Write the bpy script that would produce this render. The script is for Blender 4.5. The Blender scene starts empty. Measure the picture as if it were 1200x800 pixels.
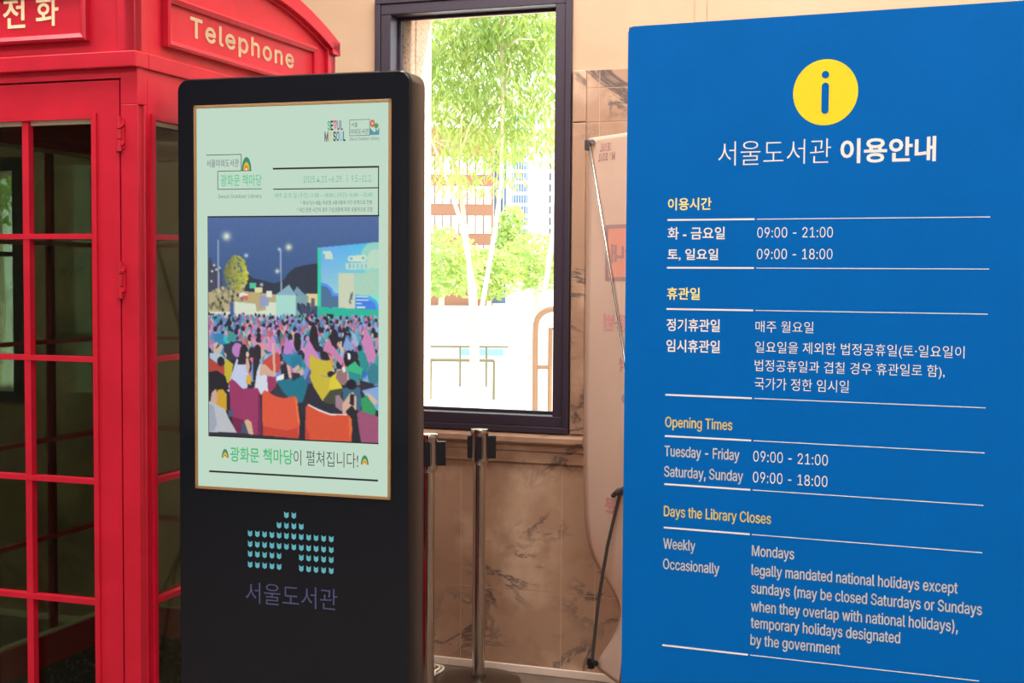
import bpy, bmesh, math, random
import numpy as np
from mathutils import Matrix, Vector

S = bpy.context.scene
COL = S.collection
R = math.radians
random.seed(7)

# ------------------------------------------------------------------ camera
cam_d = bpy.data.cameras.new('camera')
cam = bpy.data.objects.new('camera', cam_d)
COL.objects.link(cam)
cam_d.sensor_fit = 'HORIZONTAL'
cam_d.sensor_width = 36.0
cam_d.lens = 1577.65 / 1200 * 36.0
cam_d.clip_start = 0.05
cam_d.clip_end = 600
cp, sp = math.cos(.04876855), math.sin(.04876855)
cr, sr = math.cos(.00675133), math.sin(.00675133)
cy, sy = math.cos(R(19.505)), math.sin(R(19.505))
M1 = Matrix(((cr, -sr, 0), (sr, cr, 0), (0, 0, 1)))
M2 = Matrix(((1, 0, 0), (0, -sp, -cp), (0, cp, -sp)))
M3 = Matrix(((cy, sy, 0), (-sy, cy, 0), (0, 0, 1)))
W2C = M1 @ M2 @ M3                                  # x right, y down, z forward
rot = Matrix((W2C[0], -W2C[1], -W2C[2])).transposed()
cam.matrix_world = Matrix.Translation((0, -4.9198, 1.55)) @ rot.to_4x4()
S.camera = cam

# ------------------------------------------------------------------ light
S.view_settings.view_transform = 'Standard'
S.view_settings.look = 'None'
S.view_settings.gamma = 1
S.view_settings.use_curve_mapping = False
EXPOSURE = 0.0
S.view_settings.exposure = EXPOSURE

world = bpy.data.worlds.new('sky')
S.world = world
world.use_nodes = True
wn = world.node_tree.nodes
wl = world.node_tree.links
bg = wn['Background']
tc = wn.new('ShaderNodeTexCoord')
sep = wn.new('ShaderNodeSeparateXYZ')
ramp = wn.new('ShaderNodeValToRGB')
ramp.color_ramp.elements[0].position = 0.48
ramp.color_ramp.elements[0].color = (1, 1, 1, 1)
ramp.color_ramp.elements[1].position = 0.9
ramp.color_ramp.elements[1].color = (0.62, 0.8, 1, 1)
mr = wn.new('ShaderNodeMapRange')
mr.inputs['From Min'].default_value = -1
wl.new(tc.outputs['Generated'], sep.inputs[0])
wl.new(sep.outputs['Z'], mr.inputs['Value'])
wl.new(mr.outputs[0], ramp.inputs[0])
wl.new(ramp.outputs[0], bg.inputs['Color'])
bg.inputs['Strength'].default_value = 4.0

sun_d = bpy.data.lights.new('sun', 'SUN')
sun_d.energy = 11.0
sun_d.angle = R(0.6)
sun_d.color = (1, .96, .88)
sun = bpy.data.objects.new('sun', sun_d)
COL.objects.link(sun)
sun.rotation_euler = Vector((-0.62, -0.32, -0.72)).to_track_quat('-Z', 'Y').to_euler()


def area(name, loc, target, sx, sy_, power, col=(1, 1, 1)):
    d = bpy.data.lights.new(name, 'AREA')
    d.shape = 'RECTANGLE'
    d.size, d.size_y, d.energy, d.color = sx, sy_, power, col
    o = bpy.data.objects.new(name, d)
    COL.objects.link(o)
    o.location = loc
    o.rotation_euler = (Vector(target) - Vector(loc)).to_track_quat('-Z', 'Y').to_euler()
    return o


# ceiling lamps of the hall plus fills added for the wall, the banner and from the right
area('ceiling_lamp_fill', (0.6, -4.3, 4.1), (0.6, -4.3, 0), 3.0, 0.8, 95, (1, .96, .9))
area('ceiling_lamp_fill', (-2.8, -4.9, 4.1), (-2.8, -4.9, 0), 3.0, 0.8, 95, (1, .96, .9))
area('ceiling_lamp_fill', (-0.3, -1.25, 4.1), (-0.3, -1.05, 0), 3.2, 0.6, 165, (1, .95, .90))  # added fill to brighten the back wall, no known lamp here
area('ceiling_lamp_fill', (-2.9, -2.7, 4.1), (-2.9, -2.7, 0), 2.0, 0.6, 95, (1, .96, .92))  # added fill that lifts the banner and the marble
area('ceiling_lamp_fill', (-1.0, -8.2, 4.1), (-1.0, -8.2, 0), 4.0, 0.8, 110, (1, .96, .9))
area('daylight_fill', (2.85, -6.6, 2.2), (-1.5, -4.0, 1.2), 2.2, 2.6, 110, (.92, .97, 1))  # added cool fill from the right rear; no entrance is built

# ------------------------------------------------------------------ helpers


def lin(c):
    return tuple(((v / 255) / 12.92 if v / 255 <= .04045 else ((v / 255 + .055) / 1.055) ** 2.4) for v in c)


def mat(name, c, rough=.5, metal=0, spec=.5, coat=0, emis=0, raw=False):
    m = bpy.data.materials.new(name)
    m.use_nodes = True
    b = m.node_tree.nodes['Principled BSDF']
    col = (c if raw else lin(c)) + (1,)
    b.inputs['Base Color'].default_value = col
    b.inputs['Roughness'].default_value = rough
    b.inputs['Metallic'].default_value = metal
    b.inputs['Specular IOR Level'].default_value = spec
    b.inputs['Coat Weight'].default_value = coat
    b.inputs['Coat Roughness'].default_value = .05
    if emis:
        b.inputs['Emission Color'].default_value = col
        b.inputs['Emission Strength'].default_value = emis
    return m


def screen_mat(name, c):
    """a lit pixel colour of the display"""
    m = bpy.data.materials.new(name)
    m.use_nodes = True
    b = m.node_tree.nodes['Principled BSDF']
    b.inputs['Base Color'].default_value = (.01, .01, .01, 1)
    b.inputs['Roughness'].default_value = .25
    b.inputs['Specular IOR Level'].default_value = .25
    b.inputs['Emission Color'].default_value = lin(c) + (1,)
    b.inputs['Emission Strength'].default_value = .97
    return m


def noise_mix(m, c2, scale=5, lo=.4, hi=.6, detail=6, rough=.6, bump=0, stretch=(1, 1, 1), fac=1.0):
    """blend a second colour into a material by object-space noise, optionally with bump"""
    nt = m.node_tree
    b = nt.nodes['Principled BSDF']
    t = nt.nodes.new('ShaderNodeTexCoord')
    mp = nt.nodes.new('ShaderNodeMapping')
    mp.inputs['Scale'].default_value = stretch
    n = nt.nodes.new('ShaderNodeTexNoise')
    n.inputs['Scale'].default_value = scale
    n.inputs['Detail'].default_value = detail
    n.inputs['Roughness'].default_value = rough
    r = nt.nodes.new('ShaderNodeMapRange')
    r.inputs['From Min'].default_value = lo
    r.inputs['From Max'].default_value = hi
    r.inputs['To Max'].default_value = fac
    mx = nt.nodes.new('ShaderNodeMix')
    mx.data_type = 'RGBA'
    src = b.inputs['Base Color']
    if src.is_linked:
        nt.links.new(src.links[0].from_socket, mx.inputs['A'])
    else:
        mx.inputs['A'].default_value = src.default_value
    mx.inputs['B'].default_value = lin(c2) + (1,)
    nt.links.new(t.outputs['Object'], mp.inputs[0])
    nt.links.new(mp.outputs[0], n.inputs['Vector'])
    nt.links.new(n.outputs['Fac'], r.inputs['Value'])
    nt.links.new(r.outputs[0], mx.inputs['Factor'])
    nt.links.new(mx.outputs['Result'], b.inputs['Base Color'])
    if bump:
        bp = nt.nodes.new('ShaderNodeBump')
        bp.inputs['Strength'].default_value = bump
        bp.inputs['Distance'].default_value = .002
        nt.links.new(n.outputs['Fac'], bp.inputs['Height'])
        nt.links.new(bp.outputs[0], b.inputs['Normal'])
    return m


def glass(name, tint, refl=.5):
    m = bpy.data.materials.new(name)
    m.use_nodes = True
    nt = m.node_tree
    nt.nodes.remove(nt.nodes['Principled BSDF'])
    tr = nt.nodes.new('ShaderNodeBsdfTransparent')
    tr.inputs[0].default_value = tint + (1,)
    gl = nt.nodes.new('ShaderNodeBsdfGlossy')
    gl.inputs['Roughness'].default_value = .02
    fr = nt.nodes.new('ShaderNodeFresnel')
    fr.inputs['IOR'].default_value = 1.5
    ml = nt.nodes.new('ShaderNodeMath')
    ml.operation = 'MULTIPLY'
    ml.inputs[1].default_value = refl
    mx = nt.nodes.new('ShaderNodeMixShader')
    nt.links.new(fr.outputs[0], ml.inputs[0])
    nt.links.new(ml.outputs[0], mx.inputs[0])
    nt.links.new(tr.outputs[0], mx.inputs[1])
    nt.links.new(gl.outputs[0], mx.inputs[2])
    nt.links.new(mx.outputs[0], nt.nodes['Material Output'].inputs[0])
    return m


class MB:
    """collects shapes and links them as one mesh object"""

    def __init__(s):
        s.v, s.f = [], []

    def add(s, v, f):
        k = len(s.v)
        s.v += [tuple(p) for p in v]
        s.f += [tuple(i + k for i in q) for q in f]
        return s

    def box(s, x0, x1, y0, y1, z0, z1):
        v = [(x0, y0, z0), (x1, y0, z0), (x1, y1, z0), (x0, y1, z0), (x0, y0, z1), (x1, y0, z1), (x1, y1, z1), (x0, y1, z1)]
        return s.add(v, [(3, 2, 1, 0), (4, 5, 6, 7), (0, 1, 5, 4), (1, 2, 6, 5), (2, 3, 7, 6), (3, 0, 4, 7)])

    def prism(s, pts, fn0, fn1):
        """polygon swept between two mappings of its 2-D points"""
        n = len(pts)
        v = [fn0(*p) for p in pts] + [fn1(*p) for p in pts]
        f = [tuple(range(n)), tuple(range(2 * n - 1, n - 1, -1))]
        f += [(i, i + n, (i + 1) % n + n, (i + 1) % n) for i in range(n)]
        return s.add(v, f)

    def tube(s, pts, r, n=10, caps=True):
        pts = [Vector(p) for p in pts]
        rs = r if isinstance(r, (list, tuple)) else [r] * len(pts)
        rings = []
        u = None
        for i, p in enumerate(pts):
            d = (pts[min(i + 1, len(pts) - 1)] - pts[max(i - 1, 0)]).normalized()
            if u is None:
                u = d.cross(Vector((0, 0, 1)))
                if u.length < 1e-3:
                    u = d.cross(Vector((1, 0, 0)))
            else:
                u = u - d * u.dot(d)
            u.normalize()
            w = d.cross(u)
            rings.append([p + (u * math.cos(a) + w * math.sin(a)) * rs[i] for a in [2 * math.pi * k / n for k in range(n)]])
        v = [q for g in rings for q in g]
        f = []
        for i in range(len(pts) - 1):
            for k in range(n):
                f.append((i * n + k, i * n + (k + 1) % n, (i + 1) * n + (k + 1) % n, (i + 1) * n + k))
        if caps:
            f.append(tuple(range(n - 1, -1, -1)))
            f.append(tuple(range((len(pts) - 1) * n, len(pts) * n)))
        return s.add(v, f)

    def lathe(s, prof, n=40, c=(0, 0)):
        v, f = [], []
        for r, z in prof:
            for k in range(n):
                a = 2 * math.pi * k / n
                v.append((c[0] + r * math.cos(a), c[1] + r * math.sin(a), z))
        for i in range(len(prof) - 1):
            for k in range(n):
                f.append((i * n + k, i * n + (k + 1) % n, (i + 1) * n + (k + 1) % n, (i + 1) * n + k))
        f.append(tuple(range(n - 1, -1, -1)))
        f.append(tuple(range((len(prof) - 1) * n, len(prof) * n)))
        return s.add(v, f)

    def build(s, name, m, parent=None, smooth=False, bevel=0, seg=2, fix=True):
        me = bpy.data.meshes.new(name)
        me.from_pydata(s.v, [], s.f)
        if fix:
            b = bmesh.new()
            b.from_mesh(me)
            bmesh.ops.recalc_face_normals(b, faces=b.faces)
            b.to_mesh(me)
            b.free()
        if smooth:
            for p in me.polygons:
                p.use_smooth = True
            if smooth != 'all':
                me.set_sharp_from_angle(angle=R(35))
        o = bpy.data.objects.new(name, me)
        COL.objects.link(o)
        if m:
            me.materials.append(m)
        if parent:
            o.parent = parent
        if bevel:
            bm = o.modifiers.new('bevel', 'BEVEL')
            bm.width, bm.segments, bm.limit_method = bevel, seg, 'ANGLE'
            bm.angle_limit = R(40)
            bm.harden_normals = False
        return o


def tag(o, label=None, cat=None, group=None, kind=None):
    if label:
        o['label'] = label
    if cat:
        o['category'] = cat
    if group:
        o['group'] = group
    if kind:
        o['kind'] = kind
    return o


def empty(name, loc, rz=0):
    o = bpy.data.objects.new(name, None)
    o.empty_display_size = .1
    COL.objects.link(o)
    o.location = loc
    o.rotation_euler = (0, 0, R(rz))
    return o


def rrect(x0, x1, y0, y1, r, n=8):
    pts = []
    for cx, cy_, a0 in ((x1 - r, y0 + r, -90), (x1 - r, y1 - r, 0), (x0 + r, y1 - r, 90), (x0 + r, y0 + r, 180)):
        for k in range(n + 1):
            a = R(a0 + 90 * k / n)
            pts.append((cx + r * math.cos(a), cy_ + r * math.sin(a)))
    return pts


CAP = {}
try:                                                    # the plain sans face that ships inside Blender
    SANS = bpy.data.fonts.load(bpy.utils.system_resource('DATAFILES', path='fonts') + '/Inter.woff2')
except Exception:
    SANS = None


def glyphs(body, off=0.0, shear=0.0, space=1.0):
    cu = bpy.data.curves.new('t', 'FONT')
    cu.body = body
    cu.size = 1
    if SANS and all(ord(q) < 128 for q in body):
        cu.font = SANS
        cu.offset = 0
    cu.offset = off
    cu.shear = shear
    cu.space_character = space
    cu.resolution_u = 3
    cu.fill_mode = 'FRONT'
    o = bpy.data.objects.new('t', cu)
    COL.objects.link(o)
    dg = bpy.context.evaluated_depsgraph_get()
    me = bpy.data.meshes.new_from_object(o.evaluated_get(dg))
    v = [tuple(p.co) for p in me.vertices]
    f = [tuple(p.vertices) for p in me.polygons]
    if body.startswith('D') and SANS:                   # this capital's overlapping outlines fill solid: redraw it as stem and bow
        f = [q for q in f if min(v[i][0] for i in q) > .466]
        k = len(v)
        v += [(.06, 0, 0), (.125, 0, 0), (.125, .509, 0), (.06, .509, 0)]
        f.append((k, k + 1, k + 2, k + 3))
        outer = [(.1, 0), (.219, 0), (.268, .003), (.312, .014), (.351, .031), (.384, .054), (.411, .083), (.433, .119), (.449, .159), (.458, .205), (.462, .255), (.458, .306), (.449, .351), (.433, .391), (.412, .426), (.385, .455), (.353, .478), (.315, .495), (.273, .505), (.225, .509), (.1, .509)]
        inner = [(.1, .057), (.215, .057), (.254, .06), (.288, .068), (.318, .081), (.343, .099), (.363, .122), (.379, .149), (.39, .181), (.397, .216), (.399, .255), (.397, .294), (.39, .329), (.379, .361), (.364, .388), (.344, .41), (.32, .428), (.291, .441), (.258, .449), (.221, .452), (.1, .452)]
        k = len(v)
        n_ = len(outer)
        v += [(x, y, 0) for x, y in outer + inner]
        f += [(k + i, k + i + 1, k + n_ + i + 1, k + n_ + i) for i in range(n_ - 1)]
    bpy.data.objects.remove(o)
    bpy.data.curves.remove(cu)
    bpy.data.meshes.remove(me)
    return v, f


def lettering(name, body, m, parent, x0, x1, z0, z1, d=-.0006, off=0.0, cap=False, side=None, mirror=False, shear=0, space=1.0, thick=0, fn=None, bold=0):
    """text fitted in x0..x1 (along) and z0..z1 (up) on the plane at distance d; side=... puts it on a +x facing plane"""
    v, f = glyphs(body, off, shear, space)
    if not v:
        return None
    xs = [p[0] for p in v]
    ys = [p[1] for p in v]
    ya, yb = min(ys), max(ys)
    if cap:
        if off not in CAP:
            cv, _ = glyphs('H', off)
            CAP[off] = (min(p[1] for p in cv), max(p[1] for p in cv))
        ya, yb = CAP[off]
    xa, xb = min(xs), max(xs)
    out = []
    for x, y, _ in v:
        a = (x - xa) / (xb - xa)
        if mirror:
            a = 1 - a
        u = x0 + a * (x1 - x0)
        w = z0 + (y - ya) / (yb - ya) * (z1 - z0)
        if fn:
            out.append(fn(u, w))
        else:
            out.append((side + d, u, w) if side is not None else (u, d, w))
    if mirror:
        f = [q[::-1] for q in f]
    if bold:                                            # heavier strokes: overlay shifted copies of the glyphs
        k, f0, o0 = len(out), list(f), list(out)
        for dx, dz in ((bold, 0), (-bold, 0), (0, bold), (0, -bold)):
            f = f + [tuple(i + len(out) for i in q) for q in f0]
            out = out + [((p[0], p[1] + dx, p[2] + dz) if side is not None else (p[0] + dx, p[1], p[2] + dz)) for p in o0]
    if thick:
        k = len(out)
        out2 = [((p[0] - thick, p[1], p[2]) if side is not None else (p[0], p[1] + thick, p[2])) for p in out]
        edges = {}
        for q in f:
            for i in range(len(q)):
                e = (q[i], q[(i + 1) % len(q)])
                edges[e] = 1
        walls = [(a, a + k, b + k, b) for (a, b) in edges if (b, a) not in edges]
        f = f + walls
        out = out + out2
    return MB().add(out, f).build(name, m, parent, fix=False)


# ------------------------------------------------------------------ materials
M = {}
M['plaster'] = noise_mix(mat('peach_plaster', (196, 165, 136), .85), (190, 159, 130), 3, .35, .65, bump=.15)
marble = mat('brown_marble', (168, 134, 110), .32)
noise_mix(marble, (200, 168, 142), 3.2, .5, .68, 5, .55)
noise_mix(marble, (148, 112, 88), 7, .52, .72, 6, .6, fac=.7)


def veins(m, c, scale, dist, lo, hi, fac, stretch):
    nt = m.node_tree
    b = nt.nodes['Principled BSDF']
    t = nt.nodes.new('ShaderNodeTexCoord')
    mp = nt.nodes.new('ShaderNodeMapping')
    mp.inputs['Scale'].default_value = stretch
    mp.inputs['Rotation'].default_value = (0, R(-16), 0)
    n = nt.nodes.new('ShaderNodeTexNoise')
    n.inputs['Scale'].default_value = scale
    n.inputs['Detail'].default_value = 7
    n.inputs['Roughness'].default_value = .62
    n.inputs['Distortion'].default_value = dist
    ab = nt.nodes.new('ShaderNodeMath')
    ab.operation = 'SUBTRACT'
    ab.inputs[1].default_value = .5
    ab2 = nt.nodes.new('ShaderNodeMath')
    ab2.operation = 'ABSOLUTE'
    r = nt.nodes.new('ShaderNodeMapRange')
    r.inputs['From Min'].default_value = lo
    r.inputs['From Max'].default_value = hi
    r.inputs['To Min'].default_value = fac
    r.inputs['To Max'].default_value = 0
    # break the veins up so they come and go
    n2 = nt.nodes.new('ShaderNodeTexNoise')
    n2.inputs['Scale'].default_value = scale * 1.3
    r2 = nt.nodes.new('ShaderNodeMapRange')
    r2.inputs['From Min'].default_value = .46
    r2.inputs['From Max'].default_value = .6
    mul = nt.nodes.new('ShaderNodeMath')
    mul.operation = 'MULTIPLY'
    mx = nt.nodes.new('ShaderNodeMix')
    mx.data_type = 'RGBA'
    nt.links.new(b.inputs['Base Color'].links[0].from_socket, mx.inputs['A'])
    mx.inputs['B'].default_value = lin(c) + (1,)
    nt.links.new(t.outputs['Object'], mp.inputs[0])
    nt.links.new(mp.outputs[0], n.inputs['Vector'])
    nt.links.new(mp.outputs[0], n2.inputs['Vector'])
    nt.links.new(n.outputs['Fac'], ab.inputs[0])
    nt.links.new(ab.outputs[0], ab2.inputs[0])
    nt.links.new(ab2.outputs[0], r.inputs['Value'])
    nt.links.new(n2.outputs['Fac'], r2.inputs['Value'])
    nt.links.new(r.outputs[0], mul.inputs[0])
    nt.links.new(r2.outputs[0], mul.inputs[1])
    nt.links.new(mul.outputs[0], mx.inputs['Factor'])
    nt.links.new(mx.outputs['Result'], b.inputs['Base Color'])


veins(marble, (84, 74, 72), 1.5, 1.2, .004, .028, .9, (1, 1, 1.9))
M['marble'] = marble
M['joint'] = mat('marble_joint', (196, 166, 140), .8)
M['granite'] = noise_mix(mat('pale_granite', (226, 196, 170), .8), (200, 160, 132), 90, .5, .6)
M['frame_dark'] = mat('window_aluminium', (62, 54, 66), .38, .3)
M['glass'] = glass('clear_glass', (.97, .98, .97), .6)
M['tint'] = glass('smoky_glass', (.53, .59, .51), .25)
M['red'] = noise_mix(mat('red_gloss_paint', (198, 20, 48), .42), (188, 16, 42), 9, .4, .6, bump=.05)
M['cream'] = mat('cream_letter_paint', (244, 220, 178), .5)
M['gasket'] = mat('cream_gasket', (216, 206, 176), .6)
M['checker'] = noise_mix(mat('grey_checker_plate', (62, 62, 64), .45, .4), (140, 140, 142), 42, .54, .62, 2, bump=.6, stretch=(1, 1, 1.6))
M['black_gloss'] = mat('black_glass_front', (19, 23, 31), .09, spec=.5)
M['black_case'] = mat('black_painted_case', (24, 23, 26), .3)
M['gold'] = mat('bronze_screen_bezel', (168, 132, 88), .4, .15)
M['cyan'] = mat('cyan_print', (96, 186, 206), .4)
M['dim_blue'] = mat('dim_blue_print', (74, 80, 120), .4)
M['blue'] = noise_mix(mat('blue_sign_face', (0, 100, 182), .5, spec=.08), (0, 97, 176), 8, .3, .7)
M['white_vinyl'] = mat('white_vinyl', (232, 232, 226), .5)
M['yellow_vinyl'] = mat('yellow_vinyl', (252, 214, 10), .5)
M['soft_yellow'] = mat('pale_yellow_vinyl', (255, 236, 138), .5)
M['board_edge'] = mat('board_edge', (120, 96, 80), .8)
M['grey_metal'] = mat('grey_powder_coat', (92, 90, 92), .45, .5)
M['chrome'] = mat('brushed_chrome', (196, 190, 184), .14, 1)
M['steel'] = mat('dull_steel_base', (120, 108, 98), .3, .9)
M['black_plastic'] = mat('black_plastic', (22, 24, 30), .4)
M['cloth'] = noise_mix(mat('pale_pink_banner_cloth', (242, 224, 208), .8), (238, 218, 202), 6, .3, .7)
nt = M['cloth'].node_tree
tl_ = nt.nodes.new('ShaderNodeBsdfTranslucent')
tl_.inputs[0].default_value = lin((246, 228, 212)) + (1,)
ms = nt.nodes.new('ShaderNodeMixShader')
ms.inputs[0].default_value = .5
nt.links.new(nt.nodes['Principled BSDF'].outputs[0], ms.inputs[1])
nt.links.new(tl_.outputs[0], ms.inputs[2])
nt.links.new(ms.outputs[0], nt.nodes['Material Output'].inputs[0])
M['fade_grey'] = mat('ink_seen_through_grey', (176, 140, 136), .8)
M['fade_pink'] = mat('ink_seen_through_pink', (222, 160, 160), .8)
M['fade_coral'] = mat('ink_seen_through_coral', (228, 156, 136), .8)
M['fade_lilac'] = mat('ink_seen_through_lilac', (176, 160, 172), .8)
M['fade_yellow'] = mat('ink_seen_through_yellow', (222, 186, 130), .8)
M['white_plastic'] = mat('white_trunking', (226, 206, 190), .5)
M['cable'] = mat('white_cable', (226, 214, 196), .5)
M['floor'] = noise_mix(mat('brown_stone_floor', (112, 96, 84), .35), (92, 78, 68), 6, .4, .6)
M['ceiling'] = mat('white_ceiling', (226, 222, 212), .9)
M['hall'] = noise_mix(mat('hall_wall', (176, 170, 162), .8), (168, 162, 152), 2, .4, .6)
M['paving'] = noise_mix(mat('pale_paving', (214, 206, 192), .9), (200, 192, 178), 2, .4, .6)
leafm = mat('green_leaf', (132, 160, 92), .5)
noise_mix(leafm, (190, 200, 124), 2.2, .42, .6)
nt = leafm.node_tree
tl_ = nt.nodes.new('ShaderNodeBsdfTranslucent')
tl_.inputs[0].default_value = lin((186, 206, 104)) + (1,)
ms = nt.nodes.new('ShaderNodeMixShader')
ms.inputs[0].default_value = .45
nt.links.new(nt.nodes['Principled BSDF'].outputs[0], ms.inputs[1])
nt.links.new(tl_.outputs[0], ms.inputs[2])
nt.links.new(ms.outputs[0], nt.nodes['Material Output'].inputs[0])
M['leaf'] = leafm
M['bark'] = mat('pale_bark', (205, 192, 168), .8)
M['tan_clad'] = mat('tan_cladding', (150, 104, 78), .8)
M['white_clad'] = mat('white_facade', (228, 228, 226), .7)
M['tower_glass'] = mat('tower_glazing', (84, 112, 138), .3)
M['dark_pane'] = mat('dark_window_pane', (40, 46, 52), .3)
M['rail'] = mat('tan_painted_rail', (142, 112, 86), .6)
M['olive_rail'] = mat('olive_rail', (104, 96, 66), .6)
M['teal_panel'] = mat('teal_panel', (120, 176, 180), .6)
M['pink_coat'] = mat('coral_cloth', (226, 120, 110), .8)

# ------------------------------------------------------------------ setting
WX0, WX1, WZ0, WZ1 = -2.327, -1.51, .945, 2.645          # window opening
RX0, RX1, RZ0, RZ1 = -2.226, -1.54, .97, 2.615           # clear opening / outer reveal
V0, V1, U0, U1 = -4.86, -4.10, 1.02, 2.00               # second window


def struct(name, mb, m, **k):
    return tag(mb.build(name, m, **k), kind='structure')


struct('floor', MB().box(-7, 3, -11, .0, -.1, 0), M['floor'])
struct('ceiling', MB().box(-7, 3, -11, .0, 4.2, 4.3), M['ceiling'])
struct('wall_left', MB().box(-7.2, -7, -11, 0, -.1, 4.3), M['hall'])
struct('wall_right', MB().box(3, 3.2, -11, 0, -.1, 4.3), M['plaster'])
struct('wall_rear', MB().box(-7.2, 3.2, -11.2, -11, -.1, 4.3), M['hall'])
w = MB()
T0, T1 = .012, .12
for y0, y1, a0, a1, b0, b1, c0, c1 in ((T0, T1, WX0, WX1, WZ0, WZ1, U0 - .05, U1 + .05),):
    w.box(-7.2, V0 - .05, y0, y1, -.1, 4.3)
    w.box(V0 - .05, V1 + .05, y0, y1, -.1, c0)
    w.box(V0 - .05, V1 + .05, y0, y1, c1, 4.3)
    w.box(V1 + .05, a0, y0, y1, -.1, 4.3)
    w.box(a0, a1, y0, y1, -.1, b0)
    w.box(a0, a1, y0, y1, b1, 4.3)
    w.box(a1, 3.2, y0, y1, -.1, 4.3)
struct('wall_back', w, M['plaster'])
w = MB()
y0, y1 = T1, .335
w.box(-7.2, V0, y0, y1, -.6, 4.6)
w.box(V0, V1, y0, y1, -.6, U0)
w.box(V0, V1, y0, y1, U1, 4.6)
w.box(V1, RX0, y0, .165, -.6, 4.6)
w.box(V1, RX0, .169, y1, -.6, 4.6)
w.box(RX0, RX1, y0, y1, -.6, RZ0)
w.box(RX0, RX1, y0, y1, RZ1, 4.6)
w.box(RX1, 3.2, y0, y1, -.6, 4.6)
struct('wall_outer', w, M['granite'], bevel=.006)

# marble slabs: lower wainscot under the sill, high wainscot beside the window
g = .0014


def slab(mb, x0, x1, z0, z1, y=0.0):
    mb.box(x0 + g, x1 - g, y, T0 + .002, z0 + g, z1 - g)


w = MB()
xs = [-7, -6.2, -5.4, -4.6, -3.9, -3.2, -2.62, -1.952, -1.535, -1.4, -.75, -.1, .55, 1.2, 1.85, 2.5, 3.0]
for a, b in zip(xs[:-1], xs[1:]):
    slab(w, a, b, .03, .325)
    slab(w, a, b, .325, .83)
for a, b in zip(xs[:-1], xs[1:]):
    if b <= -1.53 and a > -2.63:
        continue
    if a < V1 + .05 and b > V0 - .05:
        slab(w, a, b, .83, 1.0)
        slab(w, a, b, 2.06, 2.13)
    else:
        if -1.54 < a < -1.5:
            a = -1.45
        slab(w, a, b, .83, 1.47)
        slab(w, a, b, 1.47, 2.13)
    if -1.54 < a < -1.5:
        a = -1.45
    slab(w, a, b, 2.13, 2.258)
    slab(w, a, b, 2.258, 2.326)
struct('trim_1', w, M['marble'], bevel=.0008)
w = MB()
for a, b, z0, z1 in ((-7, 3, .03, .83), (-7, V0 - .05, .83, 2.32), (V1 + .05, -2.39, .83, 2.32), (-1.505, 3, .83, 2.32)):
    w.box(a, b, .0015, T0 - .001, z0, z1)
struct('trim_5', w, M['joint'])
w = MB()
for x0, x1 in ((-1.502, -1.45), (-2.385, -2.335)):
    w.box(x0, x1, -.012, T0, .946, 2.13 - g)
    w.box(x0, x1, -.012, T0, 2.13 + g, 2.326)
struct('trim_2', w, M['marble'], bevel=.004)
# moulded sill
prof = [(.0, .828), (-.012, .828), (-.014, .872), (-.022, .876), (-.024, .900), (-.040, .905), (-.046, .912), (-.046, .930), (-.040, .9365), (.06, .9449), (.06, .828)]
w = MB()
w.prism(prof, lambda y, z: (-2.42, y, z), lambda y, z: (-1.4425, y, z))
struct('trim_3', w, M['marble'])
w = MB()
w.box(-7, -2.0, -.012, 0, 0.0, .031)
w.box(-2.0, 3, -.012, 0, 0.0, .031)
struct('baseboard_back', w, M['white_plastic'], bevel=.003)
struct('trim_4', MB().box(-1.042, -.998, .004, T0, 2.33, 4.2), M['plaster'], bevel=.002)

# main window: deep dark frame with stepped face, one pane
w = MB()


def ring(mb, x0, x1, z0, z1, t, y0, y1):
    mb.box(x0, x1, y0, y1, z0, z0 + t)
    mb.box(x0, x1, y0, y1, z1 - t, z1)
    mb.box(x0, x0 + t, y0, y1, z0 + t, z1 - t)
    mb.box(x1 - t, x1, y0, y1, z0 + t, z1 - t)


win = MB()
ring(win, WX0, WX1, WZ0, WZ1, .024, -.012, .1)
ring(win, WX0 + .0235, WX1 - .0235, WZ0 + .0235, WZ1 - .0235, .042, -.004, .095)
ring(win, WX0 + .065, WX1 - .065, WZ0 + .065, WZ1 - .065, .012, .072, .09)
wo = struct('window_1', win, M['frame_dark'], bevel=.003)
MB().box(WX0 + .06, WX1 - .06, .078, .084, WZ0 + .06, WZ1 - .06).build('glass', M['glass'], wo)
win = MB()
ring(win, V0 - .05, V1 + .05, U0 - .05, U1 + .05, .05, -.01, .1)
win.box(V0, V1, .0, .06, 1.62, 1.642)
wo = struct('window_2', win, M['frame_dark'], bevel=.003)
MB().box(V0, V1, .07, .076, U0, U1).build('glass', M['glass'], wo)

# ------------------------------------------------------------------ telephone booth
PX, PY = -1.9571, -2.1352
booth = tag(empty('telephone_booth', (PX, PY, 0), .77), 'tall glossy red telephone booth with glazed door and cream lettering', 'telephone booth')
BW, BD = .80, 1.087
ROWS = [.425, .727, 1.031, 1.336, 1.641, 1.931]


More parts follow.
